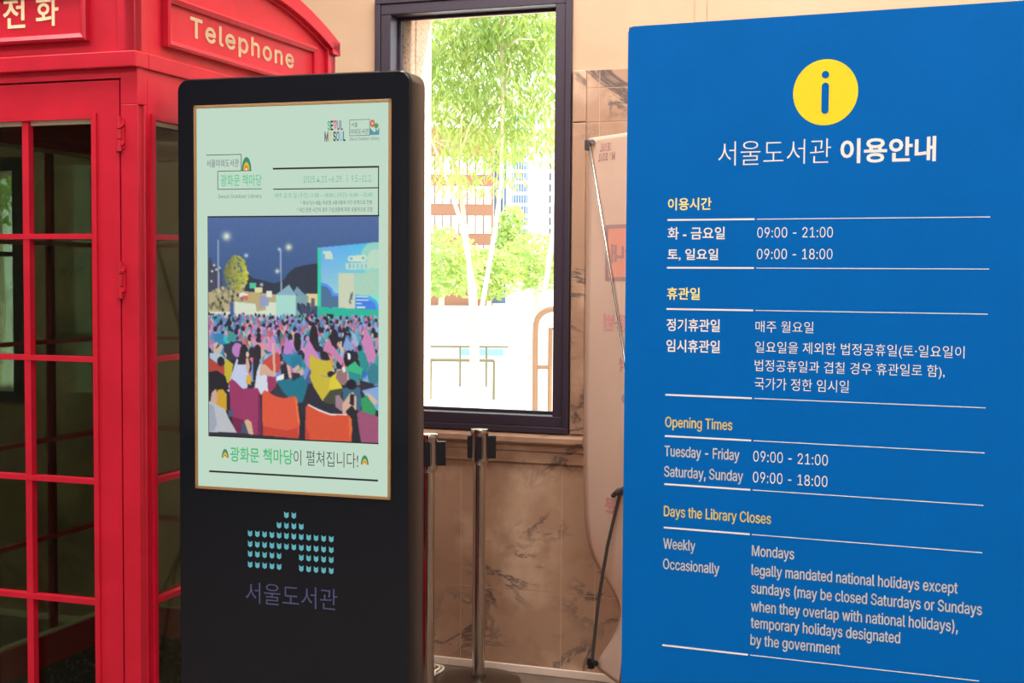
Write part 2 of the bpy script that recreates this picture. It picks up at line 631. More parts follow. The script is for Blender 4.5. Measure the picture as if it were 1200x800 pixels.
def post(cx, cy_, sx, sy_):
    """moulded corner post, profile mirrored to each corner"""
    p = [(0, .010), (-.050, .010), (-.050, .052), (-.004, .052), (-.004, .040)]
    for k in range(7):
        a = R(90 * k / 6)
        p.append((-.018 + .0 + .014 * math.sin(a + math.pi / 2) - .0, .026 + .014 * math.cos(a + math.pi / 2) + 0))
    p = [(0, .010), (0, .014)] + [(-.013 + .013 * math.cos(R(t)) * (1 if t > 90 else 1), .026 - .012 * math.cos(R(t * 1.0 - 90)) * 0 + (.0 if False else (t - 90) / 90 * .012)) for t in ()] + \
        [(-.008, .017), (-.012, .024), (-.012, .031), (-.008, .037), (0, .040), (0, .052), (-.058, .052), (-.058, .036), (-.0485, .036), (-.0485, .010)]
    mb = MB()
    f = lambda z: (lambda x, y: (cx + x * sx, cy_ + y * sy_, z))
    mb.prism(p, f(.12), f(1.96))
    q = [(0, .010), (0, .052), (-.058, .052), (-.058, .036), (-.0485, .036), (-.0485, .010)]
    mb.prism(q, f(1.96), f(2.05))
    return mb


for cx, cy_, sx, sy_ in ((0, 0, 1, 1), (-BW, 0, -1, 1), (0, BD, 1, -1), (-BW, BD, -1, -1)):
    post(cx, cy_, sx, sy_).build('corner_post', M['red'], booth, bevel=.0015)
# plinth and floor
MB().box(-BW - .01, .01, -.004, BD + .01, 0, .12).build('plinth', M['red'], booth, bevel=.006)
MB().box(-BW + .05, -.05, .06, BD - .05, .12, .125).build('floor_plate', M['checker'], booth)


def leaf_panel(u0, u1, fn, depth, kick):
    """a glazed leaf in (u, out, z) space: stiles, rails, muntins and beads -> frame mesh, glass mesh, gasket mesh"""
    fr, gl, ga, gb = MB(), MB(), MB(), MB()

    def bx(mb, a0, a1, d0, d1, z0, z1):
        k = [(a0, d0, z0), (a1, d0, z0), (a1, d1, z0), (a0, d1, z0), (a0, d0, z1), (a1, d0, z1), (a1, d1, z1), (a0, d1, z1)]
        mb.add([fn(*p) for p in k], [(3, 2, 1, 0), (4, 5, 6, 7), (0, 1, 5, 4), (1, 2, 6, 5), (2, 3, 7, 6), (3, 0, 4, 7)])
    g0, g1 = u0[1], u1[0]
    bx(fr, u0[0], g0, 0, depth, .15, 2.02)
    bx(fr, g1, u1[1], 0, depth, .15, 2.02)
    bx(fr, g0, g1, 0, depth, ROWS[-1], 2.02)
    bx(fr, g0, g1, 0, depth, .33, ROWS[0])
    bx(fr, g0, g1, .012, depth - .012, .15, .33)          # recessed kick panel
    b = .011                                                # glazing bead
    for d0, d1 in ((-.006, .004), (depth - .004, depth + .006)):
        bx(fr, g0 - b, g0 + .003, d0, d1, ROWS[0] - b, ROWS[-1] + b)
        bx(fr, g1 - .003, g1 + b, d0, d1, ROWS[0] - b, ROWS[-1] + b)
        bx(fr, g0, g1, d0, d1, ROWS[-1] - .003, ROWS[-1] + b)
        bx(fr, g0, g1, d0, d1, ROWS[0] - b, ROWS[0] + .003)
    for k in (1, 2):
        c = (g0 + g1) / 2 + (k - 1.5) * (g1 - g0) * (.256 if kick == 1 else .333)
        bx(fr, c - .0095, c + .0095, .0, depth - .014, ROWS[0], ROWS[-1])
    for z in ROWS[1:-1]:
        bx(fr, g0, g1, -.002, depth - .01, z - .007, z + .006)
    bx(gl, g0, g1, depth * .55, depth * .55 + .004, ROWS[0], ROWS[-1])
    bx(ga, g0, g1, depth * .55 - .008, depth * .55 + .012, ROWS[-1] - .013, ROWS[-1] - .002)
    bx(gb, g0, g1, depth * .55 - .008, depth * .55 + .012, ROWS[0] + .002, ROWS[0] + .010)
    kp = None
    if kick:
        kp = MB()
        bx(kp, g0 - .02, g1 + .02, depth, depth + .003, .15, .33)
    return fr, gl, ga, gb, kp


def leaf_build(name, u0, u1, fn, depth=.034, kick=2, label=None):
    fr, gl, ga, gb, kp = leaf_panel(u0, u1, fn, depth, kick)
    o = fr.build(name, M['red'], booth)
    gl.build('window_glass', M['tint'], o)
    ga.build('gasket', M['gasket'], o)
    gb.build('gasket', M['gasket'], o)
    if kp:
        kp.build('kick_plate', M['checker'], o)
    return o


door = leaf_build('door', (-.747, -.672), (-.128, -.0535), lambda u, d, z: (u, .012 + d, z), kick=1)
leaf_build('side_panel', (.052, .075), (1.012, BD - .052), lambda u, d, z: (-d, u, z))
leaf_build('side_panel', (.052, .075), (1.012, BD - .052), lambda u, d, z: (-BW + d, u, z))
leaf_build('back_panel', (-.750, -.672), (-.128, -.050), lambda u, d, z: (u, BD - d, z))
# hinges on the door edge
for z0, z1 in ((1.846, 1.930), (1.488, 1.578), (.34, .425)):
    h = MB()
    zc = (z0 + z1) / 2
    h.box(-.062, -.051, .0075, .0125, z0, z1)
    h.box(-.047, -.036, .0065, .0115, z0 + .006, z1 - .006)
    for a, b in ((z0, z0 + .028), (z0 + .031, z1 - .031), (z1 - .028, z1)):
        h.tube([(-.049, .006, a), (-.049, .006, b)], .0065, 10)
    for a in (z0 + .02, z1 - .02):
        h.tube([(-.040, .008, a), (-.040, .001, a)], .0055, 8)
    h.build('hinge', M['red'], door, smooth=True)
# lintel, fascia
MB().box(-.7515, -.0485, .010, .05, 2.0245, 2.05).build('lintel', M['red'], booth)
f = MB()
for x0, x1, y0, y1 in ((-BW - .006, .006, -.006, .05), (-BW - .006, .006, BD - .05, BD + .006), (-.045, .006, .05, BD - .05), (-BW - .006, -BW + .045, .05, BD - .05)):
    f.box(x0, x1, y0, y1, 2.048, 2.087)
for y0, y1 in ((.052, BD - .052),):
    f.box(-.046, -.002, y0, y1, 1.955, 2.05)
    f.box(-BW + .002, -BW + .046, y0, y1, 1.955, 2.05)
f.box(-.75, -.05, BD - .05, BD - .01, 2.02, 2.05)
f.build('fascia', M['red'], booth, bevel=.003)


# head: four arched pediments over a core
def head_side(name, L, fn, text, tx0, tx1, tz0, tz1, tcap, tside):
    """L = length along u; fn maps (u, out, z); out grows outwards from the head core"""
    mb = MB()
    c = L / 2
    H1, kk = 2.352, .376 * (1.087 / L) ** 2
    n = 24

    def arch(u, top):
        return top - kk * (u - c) ** 2

    # tympanum
    pts = [(0.05, 2.087)] + [(0.05 + (L - .1) * i / n, arch(.05 + (L - .1) * i / n, H1 + .02)) for i in range(n + 1)] + [(L - .05, 2.087)]
    mb.prism(pts, lambda u, z: fn(u, -.03, z), lambda u, z: fn(u, -.012, z))
    # corner pilasters
    for a, b in ((0.0, .051), (L - .051, L)):
        q = [(a, 2.087), (b, 2.087), (b, arch(b, H1 + .02)), (a, arch(a, H1 + .02))]
        mb.prism(q, lambda u, z: fn(u, -.03, z), lambda u, z: fn(u, 0, z))
    # arched rim
    top = [(L * i / n, arch(L * i / n, 2.398)) for i in range(n + 1)]
    bot = [(L * i / n, arch(L * i / n, H1)) for i in range(n, -1, -1)]
    mb.prism([(-.012, top[0][1] - .004)] + top[1:-1] + [(L + .012, top[-1][1] - .004), (L + .012, bot[0][1])] + bot[1:-1] + [(-.012, bot[-1][1])],
             lambda u, z: fn(u, -.04, z), lambda u, z: fn(u, .012, z))
    mid = [(.03 + (L - .06) * i / n, arch(.03 + (L - .06) * i / n, H1 + .001)) for i in range(n + 1)]
    low = [(u, z - .010) for u, z in mid[::-1]]
    mb.prism(mid + low, lambda u, z: fn(u, -.03, z), lambda u, z: fn(u, -.002, z))
    o = mb.build(name, M['red'], booth, bevel=.002)
    # raised sign frame
    fo0, fo1 = .135, L - .135
    fb, ft = 2.118, 2.246
    sm = MB()
    outer = [(fo0, fb), (fo1, fb), (fo1, ft), (fo0, ft)]
    t = .017
    inner = [(fo0 + t, fb + t), (fo1 - t, fb + t), (fo1 - t, ft - t), (fo0 + t, ft - t)]
    rings = [[(u, z, -.02) for u, z in outer], [(u, z, .006) for u, z in outer],
             [(u + (.006 if u < c else -.006), z + (.006 if z < 2.18 else -.006), .010) for u, z in outer],
             [(u, z, .004) for u, z in inner], [(u, z, -.004) for u, z in inner]]
    v = [fn(u, d, z) for r_ in rings for u, z, d in r_]
    fcs = []
    for i in range(len(rings) - 1):
        for k in range(4):
            fcs.append((i * 4 + k, i * 4 + (k + 1) % 4, (i + 1) * 4 + (k + 1) % 4, (i + 1) * 4 + k))
    e = (len(rings) - 1) * 4
    fcs.append((e, e + 1, e + 2, e + 3))
    sm.add(v, fcs)
    so = sm.build('sign_plate', M['red'], booth)
    if text:
        if tside:
            lettering('lettering', text, M['cream'], so, tx0, tx1, tz0, tz1, d=-.0025, side=0, cap=tcap, thick=.0012, space=1.12, bold=.0016)
        else:
            syl = text.split()
            wd_ = (tx1 - tx0 - .032 * (len(syl) - 1)) / len(syl)
            for i_, t_ in enumerate(syl):
                a_ = tx0 + i_ * (wd_ + .032)
                lettering('lettering', t_, M['cream'], so, a_, a_ + wd_, tz0, tz1, d=.0025, off=.014, thick=.0012)
    return o


head_side('pediment', BD, lambda u, d, z: (d, u, z), 'Telephone', .252, .812, 2.1635, 2.2125, True, True)
head_side('pediment', BD, lambda u, d, z: (-BW - d, u, z), None, 0, 0, 0, 0, 0, 0)
head_side('pediment', BW, lambda u, d, z: (-u, -d, z), '공 중 전 화', -.583, -.221, 2.158, 2.234, False, False)
head_side('pediment', BW, lambda u, d, z: (-u, BD + d, z), None, 0, 0, 0, 0, 0, 0)
# shallow domed roof
mb = MB()
n = 12
v, f = [], []
for i in range(n + 1):
    for j in range(n + 1):
        a, b = i / n, j / n
        zz = 2.31 + .17 * (1 - (2 * a - 1) ** 2) * (1 - (2 * b - 1) ** 2) ** 1 + .03 * max(1 - (2 * a - 1) ** 2, 1 - (2 * b - 1) ** 2)
        v.append((-BW + .04 + (BW - .08) * a, .04 + (BD - .08) * b, zz))
for i in range(n):
    for j in range(n):
        k = i * (n + 1) + j
        f.append((k, k + n + 1, k + n + 2, k + 1))
mb.add(v, f)
mb.box(-BW + .045, -.045, .045, BD - .045, 2.05, 2.11)
mb.build('roof', M['red'], booth, smooth=True)

# ------------------------------------------------------------------ display kiosk
kiosk = tag(empty('display_kiosk', (-1.9069, -2.0318, 0), 2.17), 'black upright digital display kiosk showing a lit festival poster', 'display kiosk')
KW, KH = .622, 2.03
pts = rrect(0, KW, .05, KH, .03)
body = MB()
yy = [(.004, .0), (.0, .006), (0, .088), (.004, .097), (.014, .105)]
rings = []
for ins, y in yy:
    rings.append([(u, y, z) for u, z in rrect(ins, KW - ins, .05 + ins, KH - ins, .03)])
v = [p for r_ in rings for p in r_]
n = len(rings[0])
f = [tuple(range(n)), tuple(range(len(v) - 1, len(v) - n - 1, -1))]
for i in range(len(rings) - 1):
    f += [(i * n + k, (i + 1) * n + k, (i + 1) * n + (k + 1) % n, i * n + (k + 1) % n) for k in range(n)]
body.add(v, f)
body.build('case', M['black_case'], kiosk, smooth=True)
MB().box(-.025, KW + .06, -.16, .22, 0, .012).box(.05, KW - .05, .015, .09, .012, .06).build('base_plate', M['black_case'], kiosk, bevel=.004)
# front glass with the screen opening
SX0, SX1, SZ0, SZ1 = .0495, .5745, 1.015, 1.9625
fg = MB()
o_ = rrect(.004, KW - .004, .055, KH - .004, .027)
fg.prism(o_, lambda u, z: (u, -.004, z), lambda u, z: (u, .002, z))
front = fg.build('front_glass', M['black_gloss'], kiosk, bevel=.0012)
bz = MB()
ring_t = .0075
for x0, x1, z0, z1 in ((SX0, SX1, SZ0, SZ0 + ring_t), (SX0, SX1, SZ1 - ring_t, SZ1), (SX0, SX0 + ring_t, SZ0, SZ1), (SX1 - ring_t, SX1, SZ0, SZ1)):
    bz.box(x0, x1, -.0075, -.0035, z0, z1)
bz.build('screen_bezel', M['gold'], kiosk, bevel=.001)
# logo tiles
tl = MB()
cols = [.2005, .2205, .2404, .2603, .2797, .2998, .3197, .3397, .3594, .3793, .3994, .4196]
rows = [(.9627, (5, 6)), (.9364, (4, 5, 6, 7)), (.9112, range(12)), (.8849, range(12)), (.8603, (0, 1, 2, 3, 4, 7, 8, 9, 10, 11)), (.8336, (0, 1, 2, 3, 4, 7, 8, 9, 10, 11))]
for z, cc in rows:
    for k in cc:
        x = cols[k]
        q = [(x - .0058, z - .0045), (x, z - .0082), (x + .0058, z - .0045), (x + .0058, z + .0078), (x + .002, z + .0045), (x - .002, z + .0045), (x - .0058, z + .0078)]
        tl.prism(q, lambda u, w_: (u, -.0048, w_), lambda u, w_: (u, -.0042, w_))
tag(tl.build('library_emblem', M['cyan'], kiosk), 'cyan building emblem made of small tiles')
tag(lettering('lettering', '서울도서관', M['dim_blue'], kiosk, .1880, .4354, .737, .790, d=-.0046, off=-.004), 'dim blue Korean lettering')

# --- screen
SCOL = {}


def sc(c):
    if c not in SCOL:
        SCOL[c] = screen_mat('lit_pixels_%d_%d_%d' % c, c)
    return SCOL[c]


BGC = (192, 219, 200)
screen = MB().box(SX0 + ring_t, SX1 - ring_t, -.0052, -.0045, SZ0 + ring_t, SZ1 - ring_t).build('screen', sc(BGC), kiosk)
BLK = (44, 40, 46)


def flat(name, c, polys, d=-.0056, parent=None):
    mb = MB()
    for q in polys:
        mb.add([(u, d, z) for u, z in q], [tuple(range(len(q)))])
    return mb.build(name, sc(c), parent or screen, fix=False)


def rect(x0, x1, z0, z1):
    return [(x0, z0), (x1, z0), (x1, z1), (x0, z1)]


def ell(cx, cz, rx, rz, n=20, a0=0, a1=360):
    m_ = n if a1 - a0 >= 360 else n + 1
    return [(cx + rx * math.cos(R(a0 + (a1 - a0) * k / n)), cz + rz * math.sin(R(a0 + (a1 - a0) * k / n))) for k in range(m_)]


GRN, DGR, YEL = (70, 180, 125), (60, 140, 110), (238, 180, 50)
# heading logos
x = .4102
ws = [('S', GRN, .4102, .4172), ('E', BLK, .4182, .4250), ('U', (120, 100, 140), .4345, .4425), ('L', (130, 100, 130), .4440, .4500)]
for ch, c, a, b in ws:
    lettering('lettering', ch, sc(c), screen, a, b, 1.8930, 1.9158, d=-.0057, off=.02)
hz = 1.905
flat('heart_mark', (220, 90, 120), [[(.4258, hz + .010), (.4280, hz + .0125), (.4297, hz + .010), (.4314, hz + .0125), (.4336, hz + .010), (.4336, hz + .004), (.4297, hz - .012), (.4258, hz + .004)]], -.0057)
flat('heart_mark', BGC, [[(.4275, hz + .007), (.4297, hz + .006), (.4320, hz + .007), (.4297, hz - .005)]], -.0060)
for ch, c, a, b in [('M', (70, 55, 75), .4025, .4120), ('Y', YEL, .4134, .4206), ('S', BLK, .4250, .4320), ('O', (110, 90, 130), .4330, .4405), ('U', (110, 190, 225), .4418, .4495), ('L', BLK, .4510, .4566)]:
    lettering('lettering', ch, sc(c), screen, a, b, 1.8668, 1.8902, d=-.0057, off=.02)


def frame_lines(segs, t, c=BLK, d=-.0056):
    q = []
    for x0, z0, x1, z1 in segs:
        if abs(z0 - z1) < 1e-6:
            q.append(rect(min(x0, x1), max(x0, x1), z0 - t / 2, z0 + t / 2))
        else:
            q.append(rect(x0 - t / 2, x0 + t / 2, min(z0, z1), max(z0, z1)))
    return flat('rule_line', c, q, d)


frame_lines([(.4679, 1.9163, .5190, 1.9163), (.4679, 1.8790, .5190, 1.8790), (.4679, 1.8790, .4679, 1.9163), (.5190, 1.879, .5190, 1.9163)], .0011)
lettering('lettering', '서울', sc((90, 90, 100)), screen, .4722, .4881, 1.8990, 1.9108, d=-.0057)
lettering('lettering', '야외도서관', sc((80, 80, 90)), screen, .4704, .5165, 1.8822, 1.8950, d=-.0057)
lettering('lettering', 'Seoul Outdoor Library', sc((110, 115, 115)), screen, .4679, .5435, 1.8655, 1.8757, d=-.0057)
flat('flower_mark', (206, 110, 80), [ell(.5262, 1.9065, .0062, .0090)], -.0057)
flat('flower_mark', (245, 200, 190), [ell(.5262, 1.9065, .0022, .0030)], -.0060)
flat('hill_mark', (84, 150, 170), [[(.5195, 1.8795), (.5435, 1.8795), (.5435, 1.8965), (.539, 1.890), (.530, 1.886), (.5195, 1.8965)]], -.0057)
flat('tree_mark', (96, 150, 90), [ell(.5360, 1.9010, .0058, .0058), rect(.5345, .5368, 1.886, 1.899)], -.0059)
# second logo
frame_lines([(.0836, 1.8410, .1799, 1.8410), (.1799, 1.8410, .1799, 1.8015), (.1153, 1.8010, .2076, 1.8010), (.1153, 1.8010, .1153, 1.7568), (.1153, 1.7568, .2353, 1.7568)], .0016)
lettering('lettering', '서울야외도서관', sc((110, 100, 110)), screen, .0847, .1735, 1.8110, 1.8300, d=-.0057)
lettering('lettering', '광화문 책마당', sc((96, 200, 144)), screen, .1235, .2353, 1.7640, 1.7925, d=-.0057, off=.008)
lettering('lettering', 'Seoul Outdoor Library', sc((120, 120, 122)), screen, .1162, .2352, 1.7330, 1.7440, d=-.0057)


def rainbow(cx, z, wd, h):
    for k, (c, s) in enumerate(((DGR, 1.0), (YEL, .62), ((200, 120, 40), .36), ((250, 240, 220), .2))):
        flat('rainbow_mark', c, [ell(cx, z, wd / 2 * s, h * s, 16, 0, 180)], -.0057 - .0003 * k)


rainbow(.1942, 1.8018, .0262, .0325)
# date block
flat('rule_line', BLK, [rect(.2653, .5428, 1.8025, 1.8068), rect(.2663, .5428, 1.7540, 1.7566), rect(.5406, .5432, 1.689, 1.8068)])
lettering('lettering', '2025.4.23.~6.29.', sc((104, 176, 140)), screen, .3472, .4505, 1.7700, 1.7855, d=-.0057, off=-.003)
lettering('lettering', '|', sc((104, 176, 140)), screen, .4607, .4618, 1.7690, 1.7870, d=-.0057)
lettering('lettering', '9.5.~11.2.', sc((104, 176, 140)), screen, .4725, .5251, 1.7700, 1.7855, d=-.0057, off=-.003)
lettering('lettering', '매주 금·토·일 (주간) 11:00 ~ 18:00 | (야간) 16:00 ~ 22:00', sc((110, 186, 146)), screen, .2709, .5263, 1.7318, 1.7460, d=-.0057)
lettering('lettering', '* 혹서기(7~8월) 미운영, 6월·9월에 야간 운영으로 전환', sc((104, 112, 110)), screen, .3390, .5263, 1.7150, 1.7268, d=-.0057)
lettering('lettering', '* 야간 운영 시간의 경우 기상상황에 따라 유동적으로 조정', sc((104, 112, 110)), screen, .3290, .5264, 1.6990, 1.7105, d=-.0057)
# slogan
lettering('lettering', '광화문 책마당', sc((72, 186, 120)), screen, .1468, .3175, 1.0868, 1.1240, d=-.0057, off=.012)
lettering('lettering', '이 펼쳐집니다!', sc((76, 78, 80)), screen, .3200, .4905, 1.0868, 1.1240, d=-.0057, off=-.004)
rainbow(.1330, 1.0955, .0190, .0220)
rainbow(.5076, 1.0965, .0200, .0225)
flat('rule_line', BLK, [rect(.0882, .5420, 1.0575, 1.0622)])

# --- the photograph shown on the screen: a fine mesh of lit pixels
PW, PH, SCL = 300, 390, 1.5
X0, Y0 = 246.0, 254.0
img = np.zeros((PH, PW, 3))
gx = X0 + (np.arange(PW) + .5) / PW * 199
gy = Y0 + (np.arange(PH) + .5) / PH * 260
GX, GY = np.meshgrid(gx, gy)
# the shot's own perspective: bottom edge drops 8 px to the right
GY = GY - 0.0
rng = np.random.RandomState(3)


def paint(mask, c, a=1.0):
    c = np.array(c, float)
    img[mask] = img[mask] * (1 - a) + c * a


def poly(c, pts, jit=0.0, a=1.0):
    inside = np.zeros(GX.shape, bool)
    n_ = len(pts)
    for i in range(n_):
        x1, y1 = pts[i]
        x2, y2 = pts[(i + 1) % n_]
        if y1 == y2:
            continue
        cond = ((y1 > GY) != (y2 > GY)) & (GX < (x2 - x1) * (GY - y1) / (y2 - y1) + x1)
        inside ^= cond
    if jit:
        c = np.clip(np.array(c) + rng.uniform(-jit, jit), 0, 255)
    paint(inside, c, a)


def oval(c, cx, cy_, rx, ry, a=1.0):
    paint(((GX - cx) / rx) ** 2 + ((GY - cy_) / ry) ** 2 < 1, c, a)


def glow(c, cx, cy_, r):
    d = np.exp(-(((GX - cx) / r) ** 2 + ((GY - cy_) / r) ** 2))
    img[:] = img * (1 - d[..., None]) + np.array(c, float) * d[..., None]


t_ = ((GY - 254) / 80).clip(0, 1)[..., None]
img[:] = np.array((74, 104, 160)) * (1 - t_) + np.array((54, 86, 138)) * t_
poly((64, 66, 88), [(246, 302), (250, 303), (252, 312), (262, 313), (264, 350), (246, 350)])
for bx_, by_ in ((253, 311), (256, 316), (260, 314), (250, 330), (251, 318)):
    oval((190, 196, 196), bx_, by_, 1.5, 1.5)
poly((140, 160, 190), [(257.2, 281), (259, 281), (260, 345), (257.6, 345)])
poly((42, 50, 68), [(288, 345), (293, 321), (300, 326), (310, 328), (325, 332), (336, 328), (341, 320), (350, 313), (362, 310), (377, 308), (377, 347), (288, 347)])
for _ in range(260):
    a_, r_ = rng.uniform(0, 6.28), rng.uniform(0, 1) ** .5
    px, py = 280 + 14 * r_ * math.cos(a_), 322 + 22 * r_ * math.sin(a_)
    k = rng.uniform(0, 1)
    b_ = (px - 266) / 28
    oval((90 + 90 * b_ + 40 * k, 100 + 85 * b_ + 30 * k, 62 + 10 * k), px, py, 1.6, 1.6)
poly((186, 172, 128), [(246, 343), (276, 340), (330, 345), (330, 372), (246, 372)])
for _ in range(70):
    k = rng.uniform(.35, 1)
    oval((206 * k, 196 * k, 150 * k), rng.uniform(247, 290), rng.uniform(335, 364), 1.8, 2.4)
poly((220, 232, 208), [(246, 366), (278, 366), (278, 354), (303, 356), (304, 365), (315, 363), (315, 354), (326, 354), (336, 358), (336, 378), (246, 378)])
poly((196, 172, 112), [(294, 345), (308, 345), (308, 354), (294, 352)])
poly((236, 236, 214), [(283, 345), (288, 342), (294, 345), (294, 348), (283, 348)])
poly((214, 104, 96), [(287, 346.5), (294, 346.5), (294, 352), (287, 351)])
poly((64, 204, 154), [(295.5, 331.5), (304, 331.5), (303, 338), (295.5, 338)])
poly((226, 226, 160), [(302, 337), (311, 337), (311, 343), (302, 343)])
poly((150, 160, 196), [(308, 347), (318, 347), (318, 358), (308, 360)])
poly((236, 238, 220), [(315.5, 340.5), (322.5, 340.5), (322.5, 348), (315.5, 348)])
poly((62, 92, 160), [(272, 355), (276, 353), (277, 368), (276, 384), (273, 384)])
poly((146, 168, 200), [(331.6, 293), (333.6, 293), (334, 344), (332.2, 344)])
poly((230, 210, 152), [(362, 343.5), (377, 343), (377, 357), (363, 358)])
poly((92, 90, 110), [(368, 349), (372, 349), (372, 366), (367, 368)])
poly((124, 164, 172), [(349, 345), (365, 346), (362, 372), (349, 372)])
poly((116, 156, 180), [(346, 344), (351.5, 335), (358, 342), (365, 347)])
poly((170, 226, 212), [(327, 345), (350, 345), (350, 378), (327, 378)])
poly((134, 178, 198), [(326, 345.5), (342.5, 333), (350, 345.5)])
for _ in range(24):
    oval((rng.uniform(30, 70), rng.uniform(40, 80), rng.uniform(70, 110)), rng.uniform(352, 374), rng.uniform(356, 372), 1.6, 4)
# cinema screen in the shot
scr = [(379, 289.8), (446, 283.6), (446, 361), (379, 358.5)]
poly((90, 190, 240), scr)
m_ = (GX > 379) & (GY > 289.8 - (GX - 379) * 6.2 / 66) & (GY < 359)
ty = ((GY - 286) / 60).clip(0, 1)
tx = ((GX - 379) / 66).clip(0, 1)
cA = np.stack([100 - 30 * tx + 60 * ty, 170 + 30 * tx + 36 * ty, 250 - 10 * tx - 26 * ty], -1)
img[m_] = cA[m_]
d_ = ((GX - 441) / 17) ** 2 + ((GY - 303) / 20) ** 2
mg = m_ & (d_ < 1)
paint(mg, (166, 222, 196), .8)
paint(m_ & (d_ < .3), (196, 228, 200), .9)
poly((44, 212, 172), [(375.4, 290.2), (379.2, 289.8), (379.2, 378), (375.4, 378)])
poly((70, 150, 250), [(379, 330), (386, 332), (392, 337), (394, 342), (399.5, 343), (399.5, 347), (379, 347)])
poly((72, 112, 152), [(379, 334), (385, 335), (390, 340), (392, 346), (399.5, 346), (399.5, 359), (379, 359)])
poly((208, 218, 188), [(399.4, 319.6), (417.6, 319), (417.6, 360.4), (399.4, 359.8)])
poly((172, 218, 192), [(418.2, 319.6), (444, 318), (444, 344), (418.2, 345)])
poly((70, 176, 245), [(418.2, 344), (434, 345), (442, 350), (446, 358), (446, 361), (418.2, 361)])
poly((62, 128, 236), [(418.2, 347), (432, 348), (440, 353), (443, 361), (418.2, 361)])
for a, b, y in ((419, 433, 346), (419, 433.5, 350), (419, 426, 354), (420, 430, 358.4)):
    poly((226, 238, 236), [(a, y - .9), (b, y - .9), (b, y + .9), (a, y + .9)])
poly((104, 112, 112), [(413, 343), (416, 340), (415, 350), (412, 349)])
poly((120, 120, 120), [(411, 350), (413, 349), (414, 355), (412, 355)])
poly((206, 232, 206), [(381, 294.2), (390, 293.6), (392.6, 298), (393, 303), (384, 303.2), (384, 297.6), (381.4, 297.4)])
poly((214, 234, 210), [(410, 302), (412, 299.6), (429, 298.2), (431, 300.5), (430.5, 304), (429, 306), (412, 306.2), (410.2, 304.8)])
poly((96, 176, 200), [(412.5, 301.6), (415, 301.4), (415, 304), (412.5, 304)])
poly((96, 176, 200), [(426, 300.8), (428.6, 300.6), (428.6, 303.4), (426, 303.6)])
poly((190, 226, 208), [(407, 308), (437, 306.4), (436, 314.6), (408, 315.4)])
for a in (411.5, 416, 420.5, 425, 430):
    poly((110, 190, 220), [(a, 309), (a + 1.4, 309), (a + 1.4, 313.6), (a, 313.8)])
poly((34, 188, 156), [(376, 358.6), (446, 361), (446, 380), (376, 380)])
for cx_, cy0, r0, c0 in ((268.4, 276.8, 4.6, (232, 240, 214)), (291.8, 299.3, 2.1, (214, 230, 238)), (342, 289.6, 3.6, (232, 240, 200)), (331, 292, 1.8, (200, 226, 238)), (328.6, 317.6, 2.4, (230, 238, 220)), (310, 333.5, 1.8, (236, 236, 214))):
    glow(c0, cx_, cy0, r0)
# crowd, far rows to near rows
pal = [(190, 130, 198), (214, 140, 176), (112, 150, 214), (136, 180, 220), (44, 142, 158), (212, 108, 122), (60, 170, 170), (170, 130, 190), (96, 130, 200)]
paint(GY > 376, (70, 66, 92))
y = 370.0
while y < 438:
    s_ = 2.4 + (y - 368) * .115
    x = 244 + rng.uniform(0, 4)
    while x < 448:
        k = rng.uniform()
        wd, ht = s_ * rng.uniform(1.3, 2.0), s_ * rng.uniform(1.6, 2.6)
        lean = rng.uniform(-.5, .5) * wd
        yj = y + rng.uniform(-2, 2)
        if k < .62:
            c0 = pal[rng.randint(len(pal))]
            poly(c0, [(x - wd * .6, yj + ht), (x + lean - wd * .12, yj - ht * .3), (x + lean + wd * .2, yj - ht * .3), (x + wd * .6, yj + ht)], 18)
            poly(tuple(q * .75 for q in c0), [(x + lean + wd * .2, yj - ht * .3), (x + wd * .6, yj + ht), (x + wd * .1, yj + ht)], 10)
        elif k < .84:
            oval((38, 34, 48), x, yj, s_ * .5, s_ * .8)
            if rng.uniform() < .6:
                poly((206, 200, 214) if rng.uniform() < .4 else (216, 176, 160), [(x - s_ * .6, yj + ht), (x - s_ * .4, yj + s_ * .6), (x + s_ * .4, yj + s_ * .6), (x + s_ * .6, yj + ht)], 20)
        else:
            poly((218, 184, 168), [(x, yj), (x + s_ * .5, yj), (x + s_ * .9, yj + ht), (x + s_ * .4, yj + ht)], 15)
        x += s_ * rng.uniform(.75, 1.25)
    y += s_ * .85
paint(GY > 448, (38, 38, 52))
SK = (222, 178, 156)
HR = (36, 30, 40)
